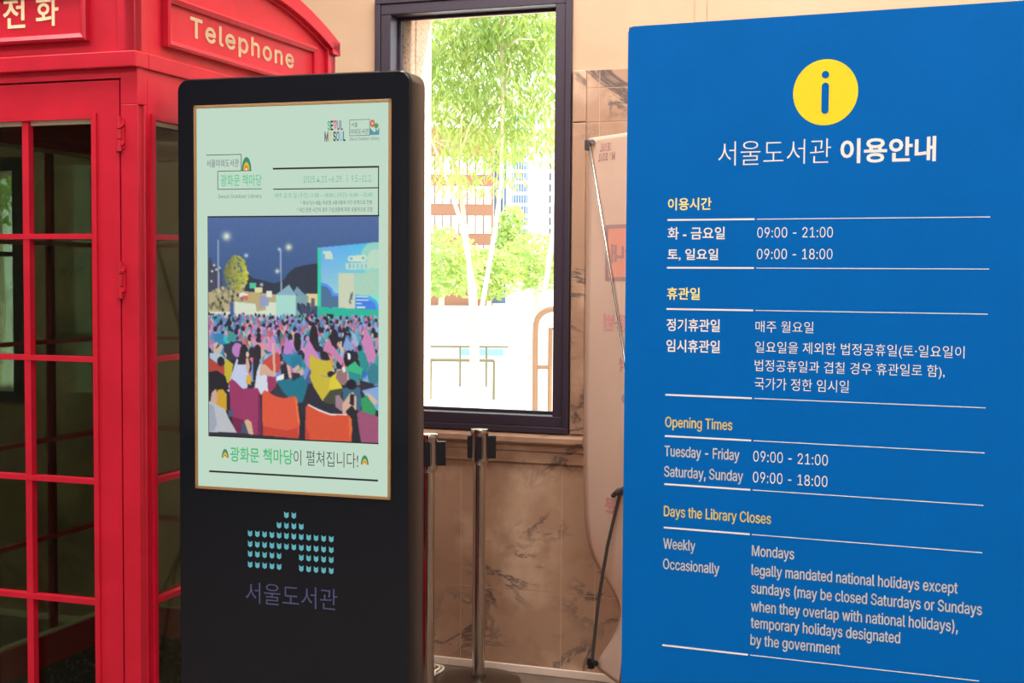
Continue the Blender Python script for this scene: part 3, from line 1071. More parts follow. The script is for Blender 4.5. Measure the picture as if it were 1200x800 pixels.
A = [
    ('p', (40, 130, 176), [(253, 392), (265, 392), (268, 400), (272, 407), (266, 406), (253, 403)]),
    ('p', (50, 196, 200), [(265, 392), (268, 394), (273, 406), (270, 408), (264, 400)]),
    ('p', (56, 150, 150), [(272, 388), (281, 394), (278, 402), (268, 400)]),
    ('p', (40, 48, 66), [(264, 405), (282, 400), (288, 420), (270, 424)]),
    ('o', (192, 124, 196), 281, 411, 6.5, 8.5),
    ('p', (214, 190, 170), [(252, 404), (256, 402), (258, 404), (254, 411), (262, 404), (264, 407), (260, 416), (252, 416)]),
    ('p', (222, 150, 166), [(296, 395), (306, 402), (318, 402), (320, 410), (312, 410), (300, 403)]),
    ('p', (204, 138, 194), [(322.5, 392), (333, 413), (330, 417), (316, 411), (319, 402)]),
    ('p', (192, 130, 206), [(338, 393), (346, 403), (346, 416), (335, 414)]),
    ('p', (200, 66, 56), [(311, 423), (320, 417), (329, 412), (332, 418), (331, 436), (318, 436)]),
    ('p', (38, 128, 168), [(333, 415), (346, 414), (357, 415), (358, 428), (340, 428)]),
    ('p', (176, 202, 222), [(247, 415), (261, 416), (269, 424), (258, 430), (247, 421)]),
    ('p', (176, 56, 50), [(246, 420), (256, 427), (266, 430), (267, 441), (246, 440)]),
    ('o', HR, 261, 425, 4.6, 5.6),
    ('p', (206, 186, 48), [(267, 421), (276, 428), (274, 440), (271, 450), (266, 452), (265, 430)]),
    ('p', (196, 206, 238), [(280, 421), (291, 428), (295, 432), (292, 462), (268, 462), (274, 440)]),
    ('p', SK, [(291, 421), (294, 420), (296, 430), (294, 440), (291, 432)]),
    ('p', (230, 180, 60), [(292, 441), (298, 440), (297, 452), (291, 450)]),
    ('o', HR, 289, 413, 5, 9), ('p', HR, [(284, 412), (291, 420), (289, 428), (281, 428)]),
    ('o', (226, 200, 176), 293, 416, 2, 3.4),
    ('p', (216, 222, 238), [(303, 427), (316, 440), (318, 463), (300, 463), (301, 440)]),
    ('p', SK, [(306, 427), (314, 427), (326, 438), (325, 441.5), (314, 439), (308, 441)]),
    ('p', (214, 220, 238), [(306, 428), (308.4, 427), (307, 442), (305, 442)]),
    ('p', SK, [(322, 402), (324.6, 402), (326.8, 440), (324, 441)]),
    ('o', HR, 305, 413.5, 5, 9.5), ('p', HR, [(300, 412), (308, 424), (304, 436), (301, 458), (299.6, 440)]),
    ('p', SK, [(309, 408), (312, 410), (315, 414), (312, 418), (309, 422)]),
    ('p', (160, 50, 90), [(316, 441), (326, 442), (328, 452), (318, 462)]),
    ('p', HR, [(332, 428), (339, 424), (342, 436), (345, 442), (334, 446)]),
    ('p', SK, [(339, 426), (343, 428), (345, 442), (342, 442)]),
    ('p', (232, 238, 238), [(328, 441), (336, 437), (336, 444), (327, 446)]),
    ('p', (24, 116, 140), [(328, 446), (345, 443), (358, 438.6), (364, 450), (358, 470), (340, 474), (332, 466)]),
    ('p', (42, 44, 60), [(328, 448), (336, 460), (345, 468), (345, 476), (322, 464)]),
    ('o', HR, 352, 400, 4, 11), ('o', HR, 371, 395, 5, 16),
    ('p', HR, [(368, 400), (377, 400), (378, 410), (373, 410)]),
    ('p', (206, 136, 192), [(365, 396), (372, 408), (379, 420), (362, 428), (360, 408)]),
    ('p', (206, 126, 176), [(388, 394), (394, 404), (405, 420), (403, 426), (392, 414), (382, 408)]),
    ('p', SK, [(396, 398), (400, 399), (406, 410), (403, 410)]),
    ('o', HR, 394.5, 394, 4.6, 10),
    ('p', (128, 166, 216), [(408, 392), (414, 400), (417.5, 406), (410, 411), (404, 405)]),
    ('p', (150, 182, 216), [(413, 386), (419, 390), (423, 402), (418, 404)]),
    ('p', (204, 126, 178), [(431, 383), (436, 392), (442, 412), (440, 422), (433, 420), (425, 398)]),
    ('p', (32, 142, 142), [(424, 404), (430, 412), (433, 422), (432, 434), (424, 426), (421, 412)]),
    ('o', HR, 423.5, 405, 2.2, 4),
    ('o', (46, 126, 142), 439, 435, 7, 12),
    ('p', (202, 182, 46), [(366.5, 413.5), (374, 418.5), (384, 421), (391.5, 419), (393, 430), (387, 438.5), (374, 438), (366, 431)]),
    ('o', HR, 383, 415, 4.2, 5), ('p', (216, 136, 120), [(387, 412), (393, 416), (396, 428), (392, 426)]),
    ('p', (26, 118, 152), [(345, 417), (356, 415), (358, 428), (352, 431), (345, 430)]),
    ('p', SK, [(346, 432), (353, 426), (355, 430), (349, 436), (358, 430), (360, 436), (352, 442)]),
    ('p', (44, 42, 56), [(345, 436), (354, 436), (356, 440), (346, 446)]),
    ('o', HR, 391, 436, 4.5, 3.2),
    ('p', (206, 184, 50), [(366, 439), (372, 430), (376, 438), (390, 440), (397, 434), (404, 452), (399, 455), (381, 468), (371, 452)]),
    ('p', (224, 202, 44), [(390, 441), (397, 434), (404, 452), (396, 456), (388, 454)]),
    ('p', (70, 74, 58), [(390, 455), (404, 452), (402, 472), (384, 470), (382, 466)]),
    ('p', (150, 118, 120), [(398, 432), (409, 430), (409, 446), (402, 448), (396, 440)]),
    ('o', (26, 26, 36), 411, 418, 5.6, 10), ('o', (36, 34, 46), 418, 416, 4, 7),
    ('p', (236, 240, 244), [(409.4, 411.5), (412.6, 411), (413.4, 418), (410.4, 419.5)]),
    ('p', (226, 236, 238), [(403, 428), (406, 426.5), (408, 432), (405, 434.5)]),
    ('p', (50, 186, 128), [(408, 428), (418, 420.5), (426, 430), (425, 440), (412, 440)]),
    ('p', (28, 136, 138), [(411, 432), (425, 436), (421, 447), (412, 444)]),
    ('p', (56, 100, 238), [(427.5, 433), (432, 433), (429.6, 441.5)]),
    ('p', (40, 40, 58), [(424, 442), (440, 446), (436, 454), (424, 452)]),
    ('p', (48, 98, 126), [(404, 452), (424, 450), (426, 470), (424, 478), (405, 470)]),
    ('o', (26, 24, 34), 414, 447.5, 6, 6),
    ('p', (126, 168, 222), [(426, 454), (446, 448), (446, 478), (437, 472)]),
    ('p', SK, [(430, 456), (436, 458), (444, 466), (441, 470), (433, 462)]),
    ('p', (42, 154, 92), [(425, 463), (432, 459.5), (442, 475), (441, 482), (426, 479)]),
    ('p', (164, 128, 140), [(396, 461), (400, 460), (407, 470), (403, 479), (396, 474)]),
    ('p', SK, [(404, 470), (412, 458), (416, 456), (420, 462), (420, 476), (416, 478), (404, 482)]),
    ('p', (26, 26, 36), [(413, 458), (417.5, 459), (417, 472), (412, 470)]),
    ('p', (26, 26, 36), [(408, 478), (415, 471), (420, 480), (425, 519), (414, 518)]),
    ('p', (22, 20, 28), [(246, 438), (256, 436), (266, 442), (271, 458), (258, 462), (246, 470)]),
    ('p', (216, 166, 40), [(257, 459), (263, 458), (268, 464), (269, 484), (256, 478)]),
    ('p', (206, 164, 146), [(250, 461), (255, 458), (257, 464), (256, 477), (248, 474)]),
    ('p', (24, 22, 30), [(246, 450), (257, 456), (250, 462), (247, 470)]),
    ('p', (34, 34, 46), [(268, 460), (276, 462), (276, 500), (268, 486)]),
    ('p', (152, 44, 92), [(271, 450), (274, 445.5), (278, 448), (287, 456.5), (305, 455.5), (308, 461), (310, 511), (280, 509), (272, 480)]),
    ('p', (122, 34, 74), [(274, 490), (288, 494), (300, 510), (276, 508)]),
    ('p', (110, 30, 70), [(306, 462), (308, 462), (310, 511), (305, 511)]),
    ('p', (226, 78, 50), [(310, 462), (313, 457.5), (317, 459), (327, 464.5), (336, 466), (350, 463), (352, 468), (353, 484), (356, 497), (353, 513), (311, 511)]),
    ('p', (206, 64, 46), [(311, 500), (340, 504), (352, 500), (353, 513), (311, 511)]),
    ('p', (244, 110, 50), [(349, 465), (351.5, 467), (355, 496), (352, 494)]),
    ('p', (30, 30, 44), [(355, 480), (361, 488), (363, 514), (354, 513)]),
    ('p', (226, 82, 52), [(361.5, 476), (364, 472), (376, 478), (390, 483), (410, 482), (414.5, 487), (415, 500), (414, 517), (362, 514.5), (361, 495)]),
    ('p', (236, 220, 220), [(364, 471.5), (376, 477), (390, 482), (409, 481.6), (409, 483), (390, 484), (376, 479.4), (364, 473.4)]),
    ('p', (200, 66, 50), [(361, 498), (366, 508), (366, 514), (361, 514)]),
    ('p', (240, 106, 56), [(411, 483), (414.5, 487), (415, 500), (412, 512)]),
    ('p', (154, 74, 110), [(420.5, 481), (424, 476.5), (434, 480.5), (446, 483.5), (446, 520), (426, 518), (422, 495)]),
    ('p', (188, 192, 198), [(246, 473), (256, 477), (266, 482), (270, 492), (280, 509), (246, 510)]),
    ('p', (160, 166, 182), [(246, 476), (252, 478), (256, 500), (252, 509), (246, 509)]),
    ('p', (70, 82, 116), [(270, 483), (276.5, 482), (274.5, 491), (270, 491)]),
    ('p', (60, 76, 106), [(286, 498), (292, 496), (294, 510), (285, 509)]),
    ('p', (218, 182, 140), [(289, 495), (293, 492.5), (297.5, 496), (300, 511), (294, 510)]),
]
for q in A:
    if q[0] == 'p':
        poly(q[1], q[2], 6)
    else:
        oval(*q[1:])
img += rng.normal(0, 5, img.shape)
img = np.clip(img * .9 + 14, 0, 255)  # blacks lifted: reflection haze on the screen put into the picture colours
# soften by one pixel
for _ in range(2):
    sm_ = img.copy()
    sm_[1:-1, 1:-1] = (img[1:-1, 1:-1] * 4 + img[:-2, 1:-1] + img[2:, 1:-1] + img[1:-1, :-2] + img[1:-1, 2:]) / 8
    img = sm_
c01 = img / 255
linimg = np.where(c01 <= .04045, c01 / 12.92, ((c01 + .055) / 1.055) ** 2.4)
QX0, QX1, QZ0, QZ1 = .0885, .5428, 1.150, 1.6885
ux = QX0 + (np.arange(PW)) / (PW - 1) * (QX1 - QX0)
uz = QZ1 - (np.arange(PH)) / (PH - 1) * (QZ1 - QZ0)
VX, VZ = np.meshgrid(ux, uz)
verts = np.stack([VX, np.full_like(VX, -.0058), VZ], -1).reshape(-1, 3)
ii, jj = np.meshgrid(np.arange(PH - 1), np.arange(PW - 1), indexing='ij')
k = (ii * PW + jj).ravel()
faces = np.stack([k, k + PW, k + PW + 1, k + 1], -1)
me = bpy.data.meshes.new('poster_photo')
me.from_pydata(verts.tolist(), [], faces.tolist())
at = me.color_attributes.new('pixels', 'FLOAT_COLOR', 'POINT')
at.data.foreach_set('color', np.concatenate([linimg.reshape(-1, 3), np.ones((PW * PH, 1))], 1).astype(np.float32).ravel())
pm = screen_mat('lit_photo', (0, 0, 0))
an = pm.node_tree.nodes.new('ShaderNodeAttribute')
an.attribute_name = 'pixels'
pm.node_tree.links.new(an.outputs['Color'], pm.node_tree.nodes['Principled BSDF'].inputs['Emission Color'])
me.materials.append(pm)
po = bpy.data.objects.new('poster_photo', me)
COL.objects.link(po)
po.parent = screen
tag(po, 'night photo of a crowd on colourful bean bags')
flat('rule_line', BLK, [rect(.0868, .5440, 1.6880, 1.6915), rect(.0868, .0885, 1.150, 1.69), rect(.0868, .5435, 1.1470, 1.1502)], -.0060)

# ------------------------------------------------------------------ blue information sign
sign = tag(empty('information_sign', (-.6557, -2.4215, 0), -2.72), 'large blue standing sign with opening hours and yellow round i symbol', 'sign')
GW, GH = .738, 2.022
chp = .009
pts = [(0, .06), (GW, .06), (GW, GH)] + [(chp, GH), (chp * .55, GH - .0025), (.0022, GH - chp * .6), (0, GH - chp - .002)]
MB().prism(pts, lambda u, z: (u, 0, z), lambda u, z: (u, .003, z)).build('face_panel', M['blue'], sign)
MB().box(0, GW, .0031, .016, .06, GH).build('board', M['board_edge'], sign, bevel=.001)
sf = MB()
for x0, x1 in ((.10, .14), (GW - .14, GW - .10)):
    sf.box(x0, x1, .017, .05, .04, 1.7)
sf.box(.05, GW - .05, .017, .05, 1.66, 1.70)
# splayed rear legs
for sgn, xb in ((-1, .010), (1, GW - .010)):
    sf.prism([(0, 0), (.016, 0), (.016, .016), (0, .016)], lambda a, b: (xb + sgn * .034 + a - .008, .10 + b, .0), lambda a, b: (xb - sgn * .010 + a - .008, .02 + b, 1.25))
sf.box(-.03, GW + .03, .02, .30, 0, .012)
sf.box(.0, GW, .004, .02, .012, .07)
sf.build('support_frame', M['grey_metal'], sign)
ic = MB()
ic.prism(ell(.3705, 1.8822, .0576, .0588, 48), lambda u, z: (u, -.0004, z), lambda u, z: (u, .0005, z))
icon = tag(ic.build('information_icon', M['yellow_vinyl'], sign), 'yellow disc with a blue letter i')
li = MB()
li.prism(ell(.3702, 1.9136, .0066, .0066, 24), lambda u, z: (u, -.0009, z), lambda u, z: (u, -.0003, z))
li.prism(rrect(.3640, .3768, 1.8440, 1.8994, .0063), lambda u, z: (u, -.0009, z), lambda u, z: (u, -.0003, z))
li.build('icon_letter', M['blue'], icon)
KO = [
    ('서울도서관', 'thin', .1768, .3824, 1.7556, 1.8000), ('이용안내', 'bold', .3989, .5628, 1.7544, 1.7984),
    ('이용시간', 'semi_y', .0820, .1653, 1.6746, 1.6978), ('화 - 금요일', 'semi', .0821, .1914, 1.6200, 1.6433),
    ('토, 일요일', 'semi', .0821, .1793, 1.5804, 1.6030), ('휴관일', 'semi_y', .0821, .1454, 1.5070, 1.5303),
    ('정기휴관일', 'semi', .0821, .1844, 1.4476, 1.4716), ('임시휴관일', 'semi', .0821, .1849, 1.4084, 1.4324),
    ('매주 월요일', 'reg', .2512, .3568, 1.4494, 1.4704),
    ('일요일을 제외한 법정공휴일(토·일요일이', 'reg', .2512, .6177, 1.4080, 1.4330),
    ('법정공휴일과 겹칠 경우 휴관일로 함),', 'reg', .2508, .5856, 1.3740, 1.3990),
    ('국가가 정한 임시일', 'reg', .2511, .4216, 1.3437, 1.3660)]
OFF = {'thin': -.012, 'reg': -.004, 'bold': .026, 'semi': .014, 'semi_y': .014, 'num': -.003, 'lat': -.002, 'lat_y': -.002}
for t, k, a, b, z0, z1 in KO:
    o = lettering('lettering', t, M['soft_yellow'] if k.endswith('_y') else M['white_vinyl'], sign, a, b, z0, z1, d=-.0005, off=OFF[k])
    if k.endswith('_y'):
        tag(o, 'yellow Korean heading')
LA = [
    ('09:00 - 21:00', 'num', .2517, .3883, 1.6230, 1.6414), ('09:00 - 18:00', 'num', .2517, .3884, 1.5838, 1.6022),
    ('Opening Times', 'lat_y', .0820, .2103, 1.2660, 1.2851), ('Tuesday - Friday', 'lat', .0814, .2243, 1.2105, 1.2300),
    ('09:00 - 21:00', 'num', .2507, .3867, 1.2102, 1.2296), ('Saturday, Sunday', 'lat', .0812, .2318, 1.1715, 1.1910),
    ('09:00 - 18:00', 'num', .2507, .3868, 1.1712, 1.1908), ('Days the Library Closes', 'lat_y', .0815, .2852, 1.0958, 1.1152),
    ('Weekly', 'lat', .0812, .1429, 1.0335, 1.0530), ('Occasionally', 'lat', .0812, .1896, .9943, 1.0138),
    ('Mondays', 'lat', .2512, .3287, 1.0340, 1.0535), ('legally mandated national holidays except', 'lat', .2512, .6151, .9982, 1.0177),
    ('sundays (may be closed Saturdays or Sundays', 'lat', .2512, .6562, .9640, .9837),
    ('when they overlap with national holidays),', 'lat', .2512, .6170, .9300, .9497),
    ('temporary holidays designated', 'lat', .2512, .5196, .8990, .9187), ('by the government', 'lat', .2512, .4148, .8668, .8865)]
for t, k, a, b, z0, z1 in LA:
    o = lettering('lettering', t, M['soft_yellow'] if k.endswith('_y') else M['white_vinyl'], sign, a, b, z0, z1, d=-.0005, off=OFF[k], cap=True, bold=0 if k == 'num' else .00045)
    if k.endswith('_y'):
        tag(o, 'yellow English heading')
for z in (1.6567, 1.5671, 1.4893, 1.3269, 1.2484, 1.1566, 1.0735, .8470):
    MB().box(.0815, .2463, -.0006, .0004, z - .0016, z + .0016).build('rule_line', M['white_vinyl'], sign)
    MB().box(.2507, .6547, -.0006, .0004, z - .0007, z + .0007).build('rule_line', M['white_vinyl'], sign)

# ------------------------------------------------------------------ stanchions
def make_stanchion():
    root = empty('queue_stanchion', (0, 0, 0))
    MB().lathe([(.166, 0), (.166, .008), (.160, .014), (.10, .020), (.030, .024), (.029, .04)], 56).build('base', M['steel'], root, smooth=True)
    MB().lathe([(.0245, .02), (.0245, .85)], 32).build('post', M['chrome'], root, smooth=True)
    cs = MB().lathe([(.0255, .838), (.0335, .850), (.0338, .856), (.0338, .955), (.0350, .957), (.0352, .966), (.033, .972), (.02, .974)], 40).build('belt_head', M['chrome'], root, smooth=True)
    for a in (200, 20, 288):
        c, s = math.cos(R(a)), math.sin(R(a))
        mb = MB()
        fn = lambda r_, t, z: (r_ * c - t * s, r_ * s + t * c, z)
        r0, r1 = .030, (.046 if a != 288 else .0352)
        if a == 20:
            r1 = .062
        for z0, z1, t in ((.862, .946, .011), (.866, .942, .015)):
            k_ = [(r0, -t, z0), (r1 - (t - .011), -t, z0), (r1 - (t - .011), t, z0), (r0, t, z0)]
            mb.add([fn(*p) for p in k_] + [fn(p[0], p[1], z1) for p in k_], [(3, 2, 1, 0), (4, 5, 6, 7), (0, 1, 5, 4), (1, 2, 6, 5), (2, 3, 7, 6), (3, 0, 4, 7)])
        mb.build('belt_slot', M['black_plastic'], root)
    return root


def copy_tree(o, parent=None):
    c = o.copy()
    COL.objects.link(c)
    if parent:
        c.parent = parent
    for ch_ in list(o.children):
        copy_tree(ch_, c)
    return c


st = make_stanchion()
tag(st, 'chrome queue stanchion in full view in front of the window sill', 'stanchion', 'chrome queue stanchions by the window')
st2 = copy_tree(st)
st.location = (-1.8017, -.192, 0)
st2.location = (-1.868, -.530, 0)
st2.scale = (1, 1, 1.0155)
tag(st2, 'chrome queue stanchion half hidden behind the edge of the black kiosk', 'stanchion', 'chrome queue stanchions by the window')

# ------------------------------------------------------------------ banner stand seen from behind
ban = tag(empty('banner_stand', (-1.3849, -.1864, 0), -39.5), 'pale pink x-banner stand seen from behind, text showing through reversed', 'banner stand')
edge = [(2.0508, -.0014), (1.78, -.0079), (1.4675, -.0137), (1.06, -.0153), (.68, -.009), (.60, .0007), (.55, .012), (.5124, .0274), (.4452, .1027), (.3742, .1656), (.3142, .1746), (.2326, .1441), (.1497, .075), (.118, .082)]


def left_edge(z):
    for (z1, u1), (z0, u0) in zip(edge[:-1], edge[1:]):
        if z0 <= z <= z1:
            t = (z - z0) / (z1 - z0)
            return u0 + (u1 - u0) * t
    return edge[-1][1] if z < .2 else edge[0][1]


def smooth_edge(z):
    return sum(left_edge(min(2.0508, max(.118, z + d_))) * w_ for d_, w_ in ((-.04, .15), (-.02, .2), (0, .3), (.02, .2), (.04, .15)))


nz, nu = 120, 16
v, f = [], []
for i in range(nz + 1):
    z = .118 + (2.0508 - .118) * i / nz
    e_ = smooth_edge(z) if .16 < z < 2.0 else left_edge(z)
    for j in range(nu + 1):
        t = j / nu
        u = e_ + (.60 - e_) * t
        bulge = (.035 * math.exp(-((z - .36) / .16) ** 2)) * (1 - t) ** 2
        zz = z - (.026 * (1 - abs(2 * min(t / .6, 1) - 1)) * max(0, 1 - (z - .118) / .12) if z < .24 else 0)
        v.append((u, .002 * math.sin(z * 5) + bulge, zz))
for i in range(nz):
    for j in range(nu):
        k = i * (nu + 1) + j
        f.append((k, k + 1, k + nu + 2, k + nu + 1))
cloth = MB().add(v, f).build('banner_cloth', M['cloth'], ban, smooth='all', fix=False)
sd = cloth.modifiers.new('solidify', 'SOLIDIFY')
sd.thickness = .0006
sd.offset = 1


def on_cloth(u, z):
    return (u, .002 * math.sin(z * 5) - .0022, z)


for ch, c, a, b in (('L', 'fade_grey', .076, .086), ('U', 'fade_grey', .090, .103), ('O', 'fade_pink', .106, .119), ('E', 'fade_grey', .122, .132), ('S', 'fade_pink', .135, .145)):
    lettering('lettering', ch, M[c], cloth, a, b, 1.996, 2.024, off=.02, mirror=True, fn=on_cloth)
for ch, c, a, b in (('L', 'fade_grey', .064, .074), ('U', 'fade_grey', .079, .092), ('O', 'fade_grey', .096, .109), ('S', 'fade_grey', .112, .124), ('Y', 'fade_yellow', .134, .146), ('M', 'fade_grey', .150, .168)):
    lettering('lettering', ch, M[c], cloth, a, b, 1.962, 1.990, off=.02, mirror=True, fn=on_cloth)


def cloth_patch(name, m, pts, d=0.0):
    return MB().add([(u, .002 * math.sin(z * 5) - .0020 - d, z) for u, z in pts], [tuple(range(len(pts)))]).build(name, m, cloth, fix=False)


cloth_patch('printed_box', M['fade_grey'], rect(.111, .40, 1.535, 1.733))
cloth_patch('printed_box', M['fade_coral'], rect(.130, .385, 1.548, 1.719), .0004)
lettering('lettering', '안내', M['fade_grey'], cloth, .147, .322, 1.598, 1.664, off=.03, mirror=True, fn=lambda u, z: (u, .002 * math.sin(z * 5) - .0030, z))
lettering('lettering', '이용번', M['fade_pink'], cloth, .103, .330, 1.357, 1.417, off=.03, mirror=True, fn=on_cloth)
lettering('lettering', '예약', M['fade_pink'], cloth, .205, .30, 1.215, 1.265, off=.03, mirror=True, fn=on_cloth)
cloth_patch('printed_oval', M['fade_lilac'], ell(.268, 1.121, .045, .024))
lettering('lettering', '문', M['fade_pink'], cloth, .130, .190, .703, .758, off=.04, mirror=True, fn=on_cloth)
# poles
hub = (.315, -.012, 1.0)
low = (.300, -.014, .83)
MB().tube([(.0185, -.010, 2.0257), (.2392, -.010, 1.2975), hub], .0055, 10).build('pole', M['chrome'], ban, smooth=True)
MB().tube([(.594, -.010, 2.03), hub], .0055, 10).build('pole', M['chrome'], ban, smooth=True)
MB().tube([low, (.2340, -.012, .7885), (.212, -.012, .73), (.1590, -.012, .584), (.109, -.012, .388), (.0690, -.012, .143)], .0062, 10).build('pole', M['grey_metal'], ban, smooth=True)
MB().tube([low, (.40, -.012, .50), (.56, -.012, .15)], .0062, 10).build('pole', M['grey_metal'], ban, smooth=True)
MB().tube([low, (.36, -.06, .40), (.40, -.14, .006)], .0062, 10).build('rear_leg', M['grey_metal'], ban, smooth=True)
MB().tube([low, (.44, -.06, .40), (.52, -.14, .006)], .0062, 10).build('rear_leg', M['grey_metal'], ban, smooth=True)
hb = MB()
hb.box(.290, .335, -.030, -.006, .775, 1.02)
hb.tube([(.190, -.014, .770), (.235, -.016, .80)], .009, 10)
hb.tube([(.225, -.014, .785), (.30, -.016, .82)], .013, 10)
hb.build('hub', M['grey_metal'], ban, bevel=.004)
for u, z in ((.012, 2.027), (.588, 2.028), (.064, .139), (.56, .142)):
    c_ = MB()
    c_.box(u - .009, u + .009, -.022, -.003, z - .022, z + .016)
    s = 1 if u < .3 else -1
    c_.tube([(u, -.012, z), (u + s * .026, -.012, z + .002)], .004, 8)
    c_.tube([(u + s * .024, -.014, z + .003), (u + s * .034, -.014, z + .005)], .011, 12)
    if z < 1:
        c_.tube([(u, -.012, z + .006), (u - s * .02, -.012, z + .004), (u - s * .026, -.012, z - .014)], .004, 8)
    c_.build('clip', M['grey_metal'] if z > 1 else M['black_plastic'], ban, bevel=.0015)

# ------------------------------------------------------------------ cable coil on the floor
pts = []
for k in range(150):
    a = 2 * math.pi * k / 30 + 1.2
    rr = .085 + .010 * math.sin(k * .21)
    pts.append((-2.055 + rr * math.cos(a) + .012 * math.sin(k * .05), -.135 - .0007 * k + rr * .85 * math.sin(a), .006 + .0098 * (k % 90) / 30 + .004 * (1 + math.sin(a * 2 + k * .03))))
pts += [(-2.09, -.22, .03), (-2.20, -.16, .012), (-2.32, -.10, .006)]
tag(MB().tube(pts, .0048, 8).build('cable_coil', M['cable'], smooth=True), 'white cable coiled on the floor below the window by the kiosk', 'cable')

# ------------------------------------------------------------------ outdoors
tag(MB().box(-90, 60, .335, 160, -.3, -.02).build('ground_outside', M['paving']), kind='structure')
HEAD = Matrix(((cy, -sy, 0), (sy, cy, 0), (0, 0, 1)))


def at(x, y, z):
    """world point seen at photo pixel (x, y) at depth z, used to look up where far things stand"""
    d = W2C.transposed() @ Vector(((x - 600) / 1577.65, (y - 400) / 1577.65, 1))
    return Vector((0, -4.9198, 1.55)) + d * z


def ground(x, z):
    p = at(x, 400, z)
    return Vector((p.x, p.y, -.02))


def leaves(mb, c, rx, ry, rz, n, ln, wd, hang=1.0, rs=random):
    for _ in range(n):
        while True:
            a, b, d = rs.uniform(-1, 1), rs.uniform(-1, 1), rs.uniform(-1, 1)
            if a * a + b * b + d * d < 1:
                break
        p = Vector((c[0] + a * rx, c[1] + b * ry, c[2] + d * rz))
        th = rs.uniform(0, 6.283)
        dn = Vector((math.cos(th) * .6, math.sin(th) * .6, -hang * rs.uniform(.3, 1))).normalized()
        sd_ = dn.cross(Vector((rs.uniform(-1, 1), rs.uniform(-1, 1), .3))).normalized()
        nrm = dn.cross(sd_)
        L, W_ = ln * rs.uniform(.7, 1.3), wd * rs.uniform(.7, 1.3)
        q = [p, p + dn * L * .5 + sd_ * W_ * .5 + nrm * W_ * .15, p + dn * L, p + dn * L * .5 - sd_ * W_ * .5 + nrm * W_ * .15]
        mb.add(q, [(0, 1, 2), (0, 2, 3)])


ZT = 10.5
tb = ground(560, ZT)
tree = tag(empty('slender_tree', tb), 'leafy green tree with several slender pale stems right outside the window', 'tree')


def loc(p):
    return Vector(p) - tb


stems = [[(562, 486, 10.2), (559, 420, 10.2), (556, 340, 10.2), (541, 262, 10.3), (520, 200, 10.5), (505, 160, 10.6), (480, 60, 11)],
         [(549, 300, 10.9), (541, 232, 10.9), (528, 175, 11), (512, 128, 11.2), (500, 60, 11.4)],
         [(542, 486, 10.4), (555, 420, 10.4), (568, 340, 10.4), (580, 270, 10.4), (587, 215, 10.4), (589, 120, 10.5), (588, 14, 10.6), (586, -80, 10.8)],
         [(604, 486, 9.8), (622, 420, 9.8), (641, 325, 9.8), (650, 255, 9.9), (662, 150, 10.2)]]
stems[1] = [(554, 480, 10.9), (553, 380, 10.9)] + stems[1]
for stx in stems:
    p0 = stx[0]
    gp = ground(p0[0], p0[2])
    pp = [loc(gp)] + [loc(at(*q)) for q in stx[1:]]
    MB().tube(pp, [.018] * 4 + [.014] * (len(pp) - 4) if len(pp) > 4 else .015, 8).build('stem', M['bark'], tree, smooth=True)
rs = random.Random(11)
br = MB()
for k in range(14):
    x0, y0_ = rs.choice([(588, 60), (589, 120), (505, 110), (540, 180), (588, 30), (650, 200)])
    a = at(x0, y0_, 10.6)
    b = at(x0 + rs.uniform(-60, 60), y0_ - rs.uniform(10, 70), 10.6 + rs.uniform(-.6, .6))
    br.tube([loc(a), loc(a.lerp(b, .5) + Vector((0, 0, .05))), loc(b)], [.012, .008, .004], 6)
br.build('branches', M['bark'], tree, smooth=True)
lv = MB()
for cx_, cy0, rx, rz, n_ in ((530, 40, .42, .3, 900), (560, 75, .45, .35, 900), (600, 45, .45, .28, 900), (640, 45, .35, .25, 500), (520, 100, .3, .32, 600), (555, 130, .35, .28, 700), (600, 110, .35, .3, 700), (635, 140, .28, .22, 380),
                             (575, 165, .32, .18, 380), (530, 160, .25, .18, 260), (615, 170, .25, .16, 180), (640, 95, .2, .2, 150), (560, 20, .5, .3, 800), (620, 10, .5, .3, 700), (520, 200, .22, .14, 130), (580, 205, .2, .14, 110), (545, 215, .2, .12, 80), (648, 170, .15, .15, 90), (670, 60, .4, .4, 600), (480, 80, .4, .5, 700), (560, -40, .9, .35, 1600), (655, -40, .6, .35, 900)):
    c_ = loc(at(cx_, cy0, 10.7))
    leaves(lv, c_, rx, .5, rz, int(n_ * 1.08), .085, .019, 1.3, rs)
lv.build('foliage', M['leaf'], tree, fix=False)

# second tree behind the booth window
tb2 = ground(-10, 15)
tree2 = tag(empty('park_tree', tb2), 'green tree seen through the telephone booth glass', 'tree')
MB().tube([(0, 0, 0), (.1, 0, 1.2), (0, .1, 2.6)], [.1, .08, .05], 8).build('trunk', M['bark'], tree2, smooth=True)
lv = MB()
for k in range(9):
    leaves(lv, (rs.uniform(-1.3, 1.3), rs.uniform(-.8, .8), rs.uniform(2.2, 4.2)), .8, .8, .6, 260, .16, .06, .8, rs)
lv.build('foliage', M['leaf'], tree2, fix=False)

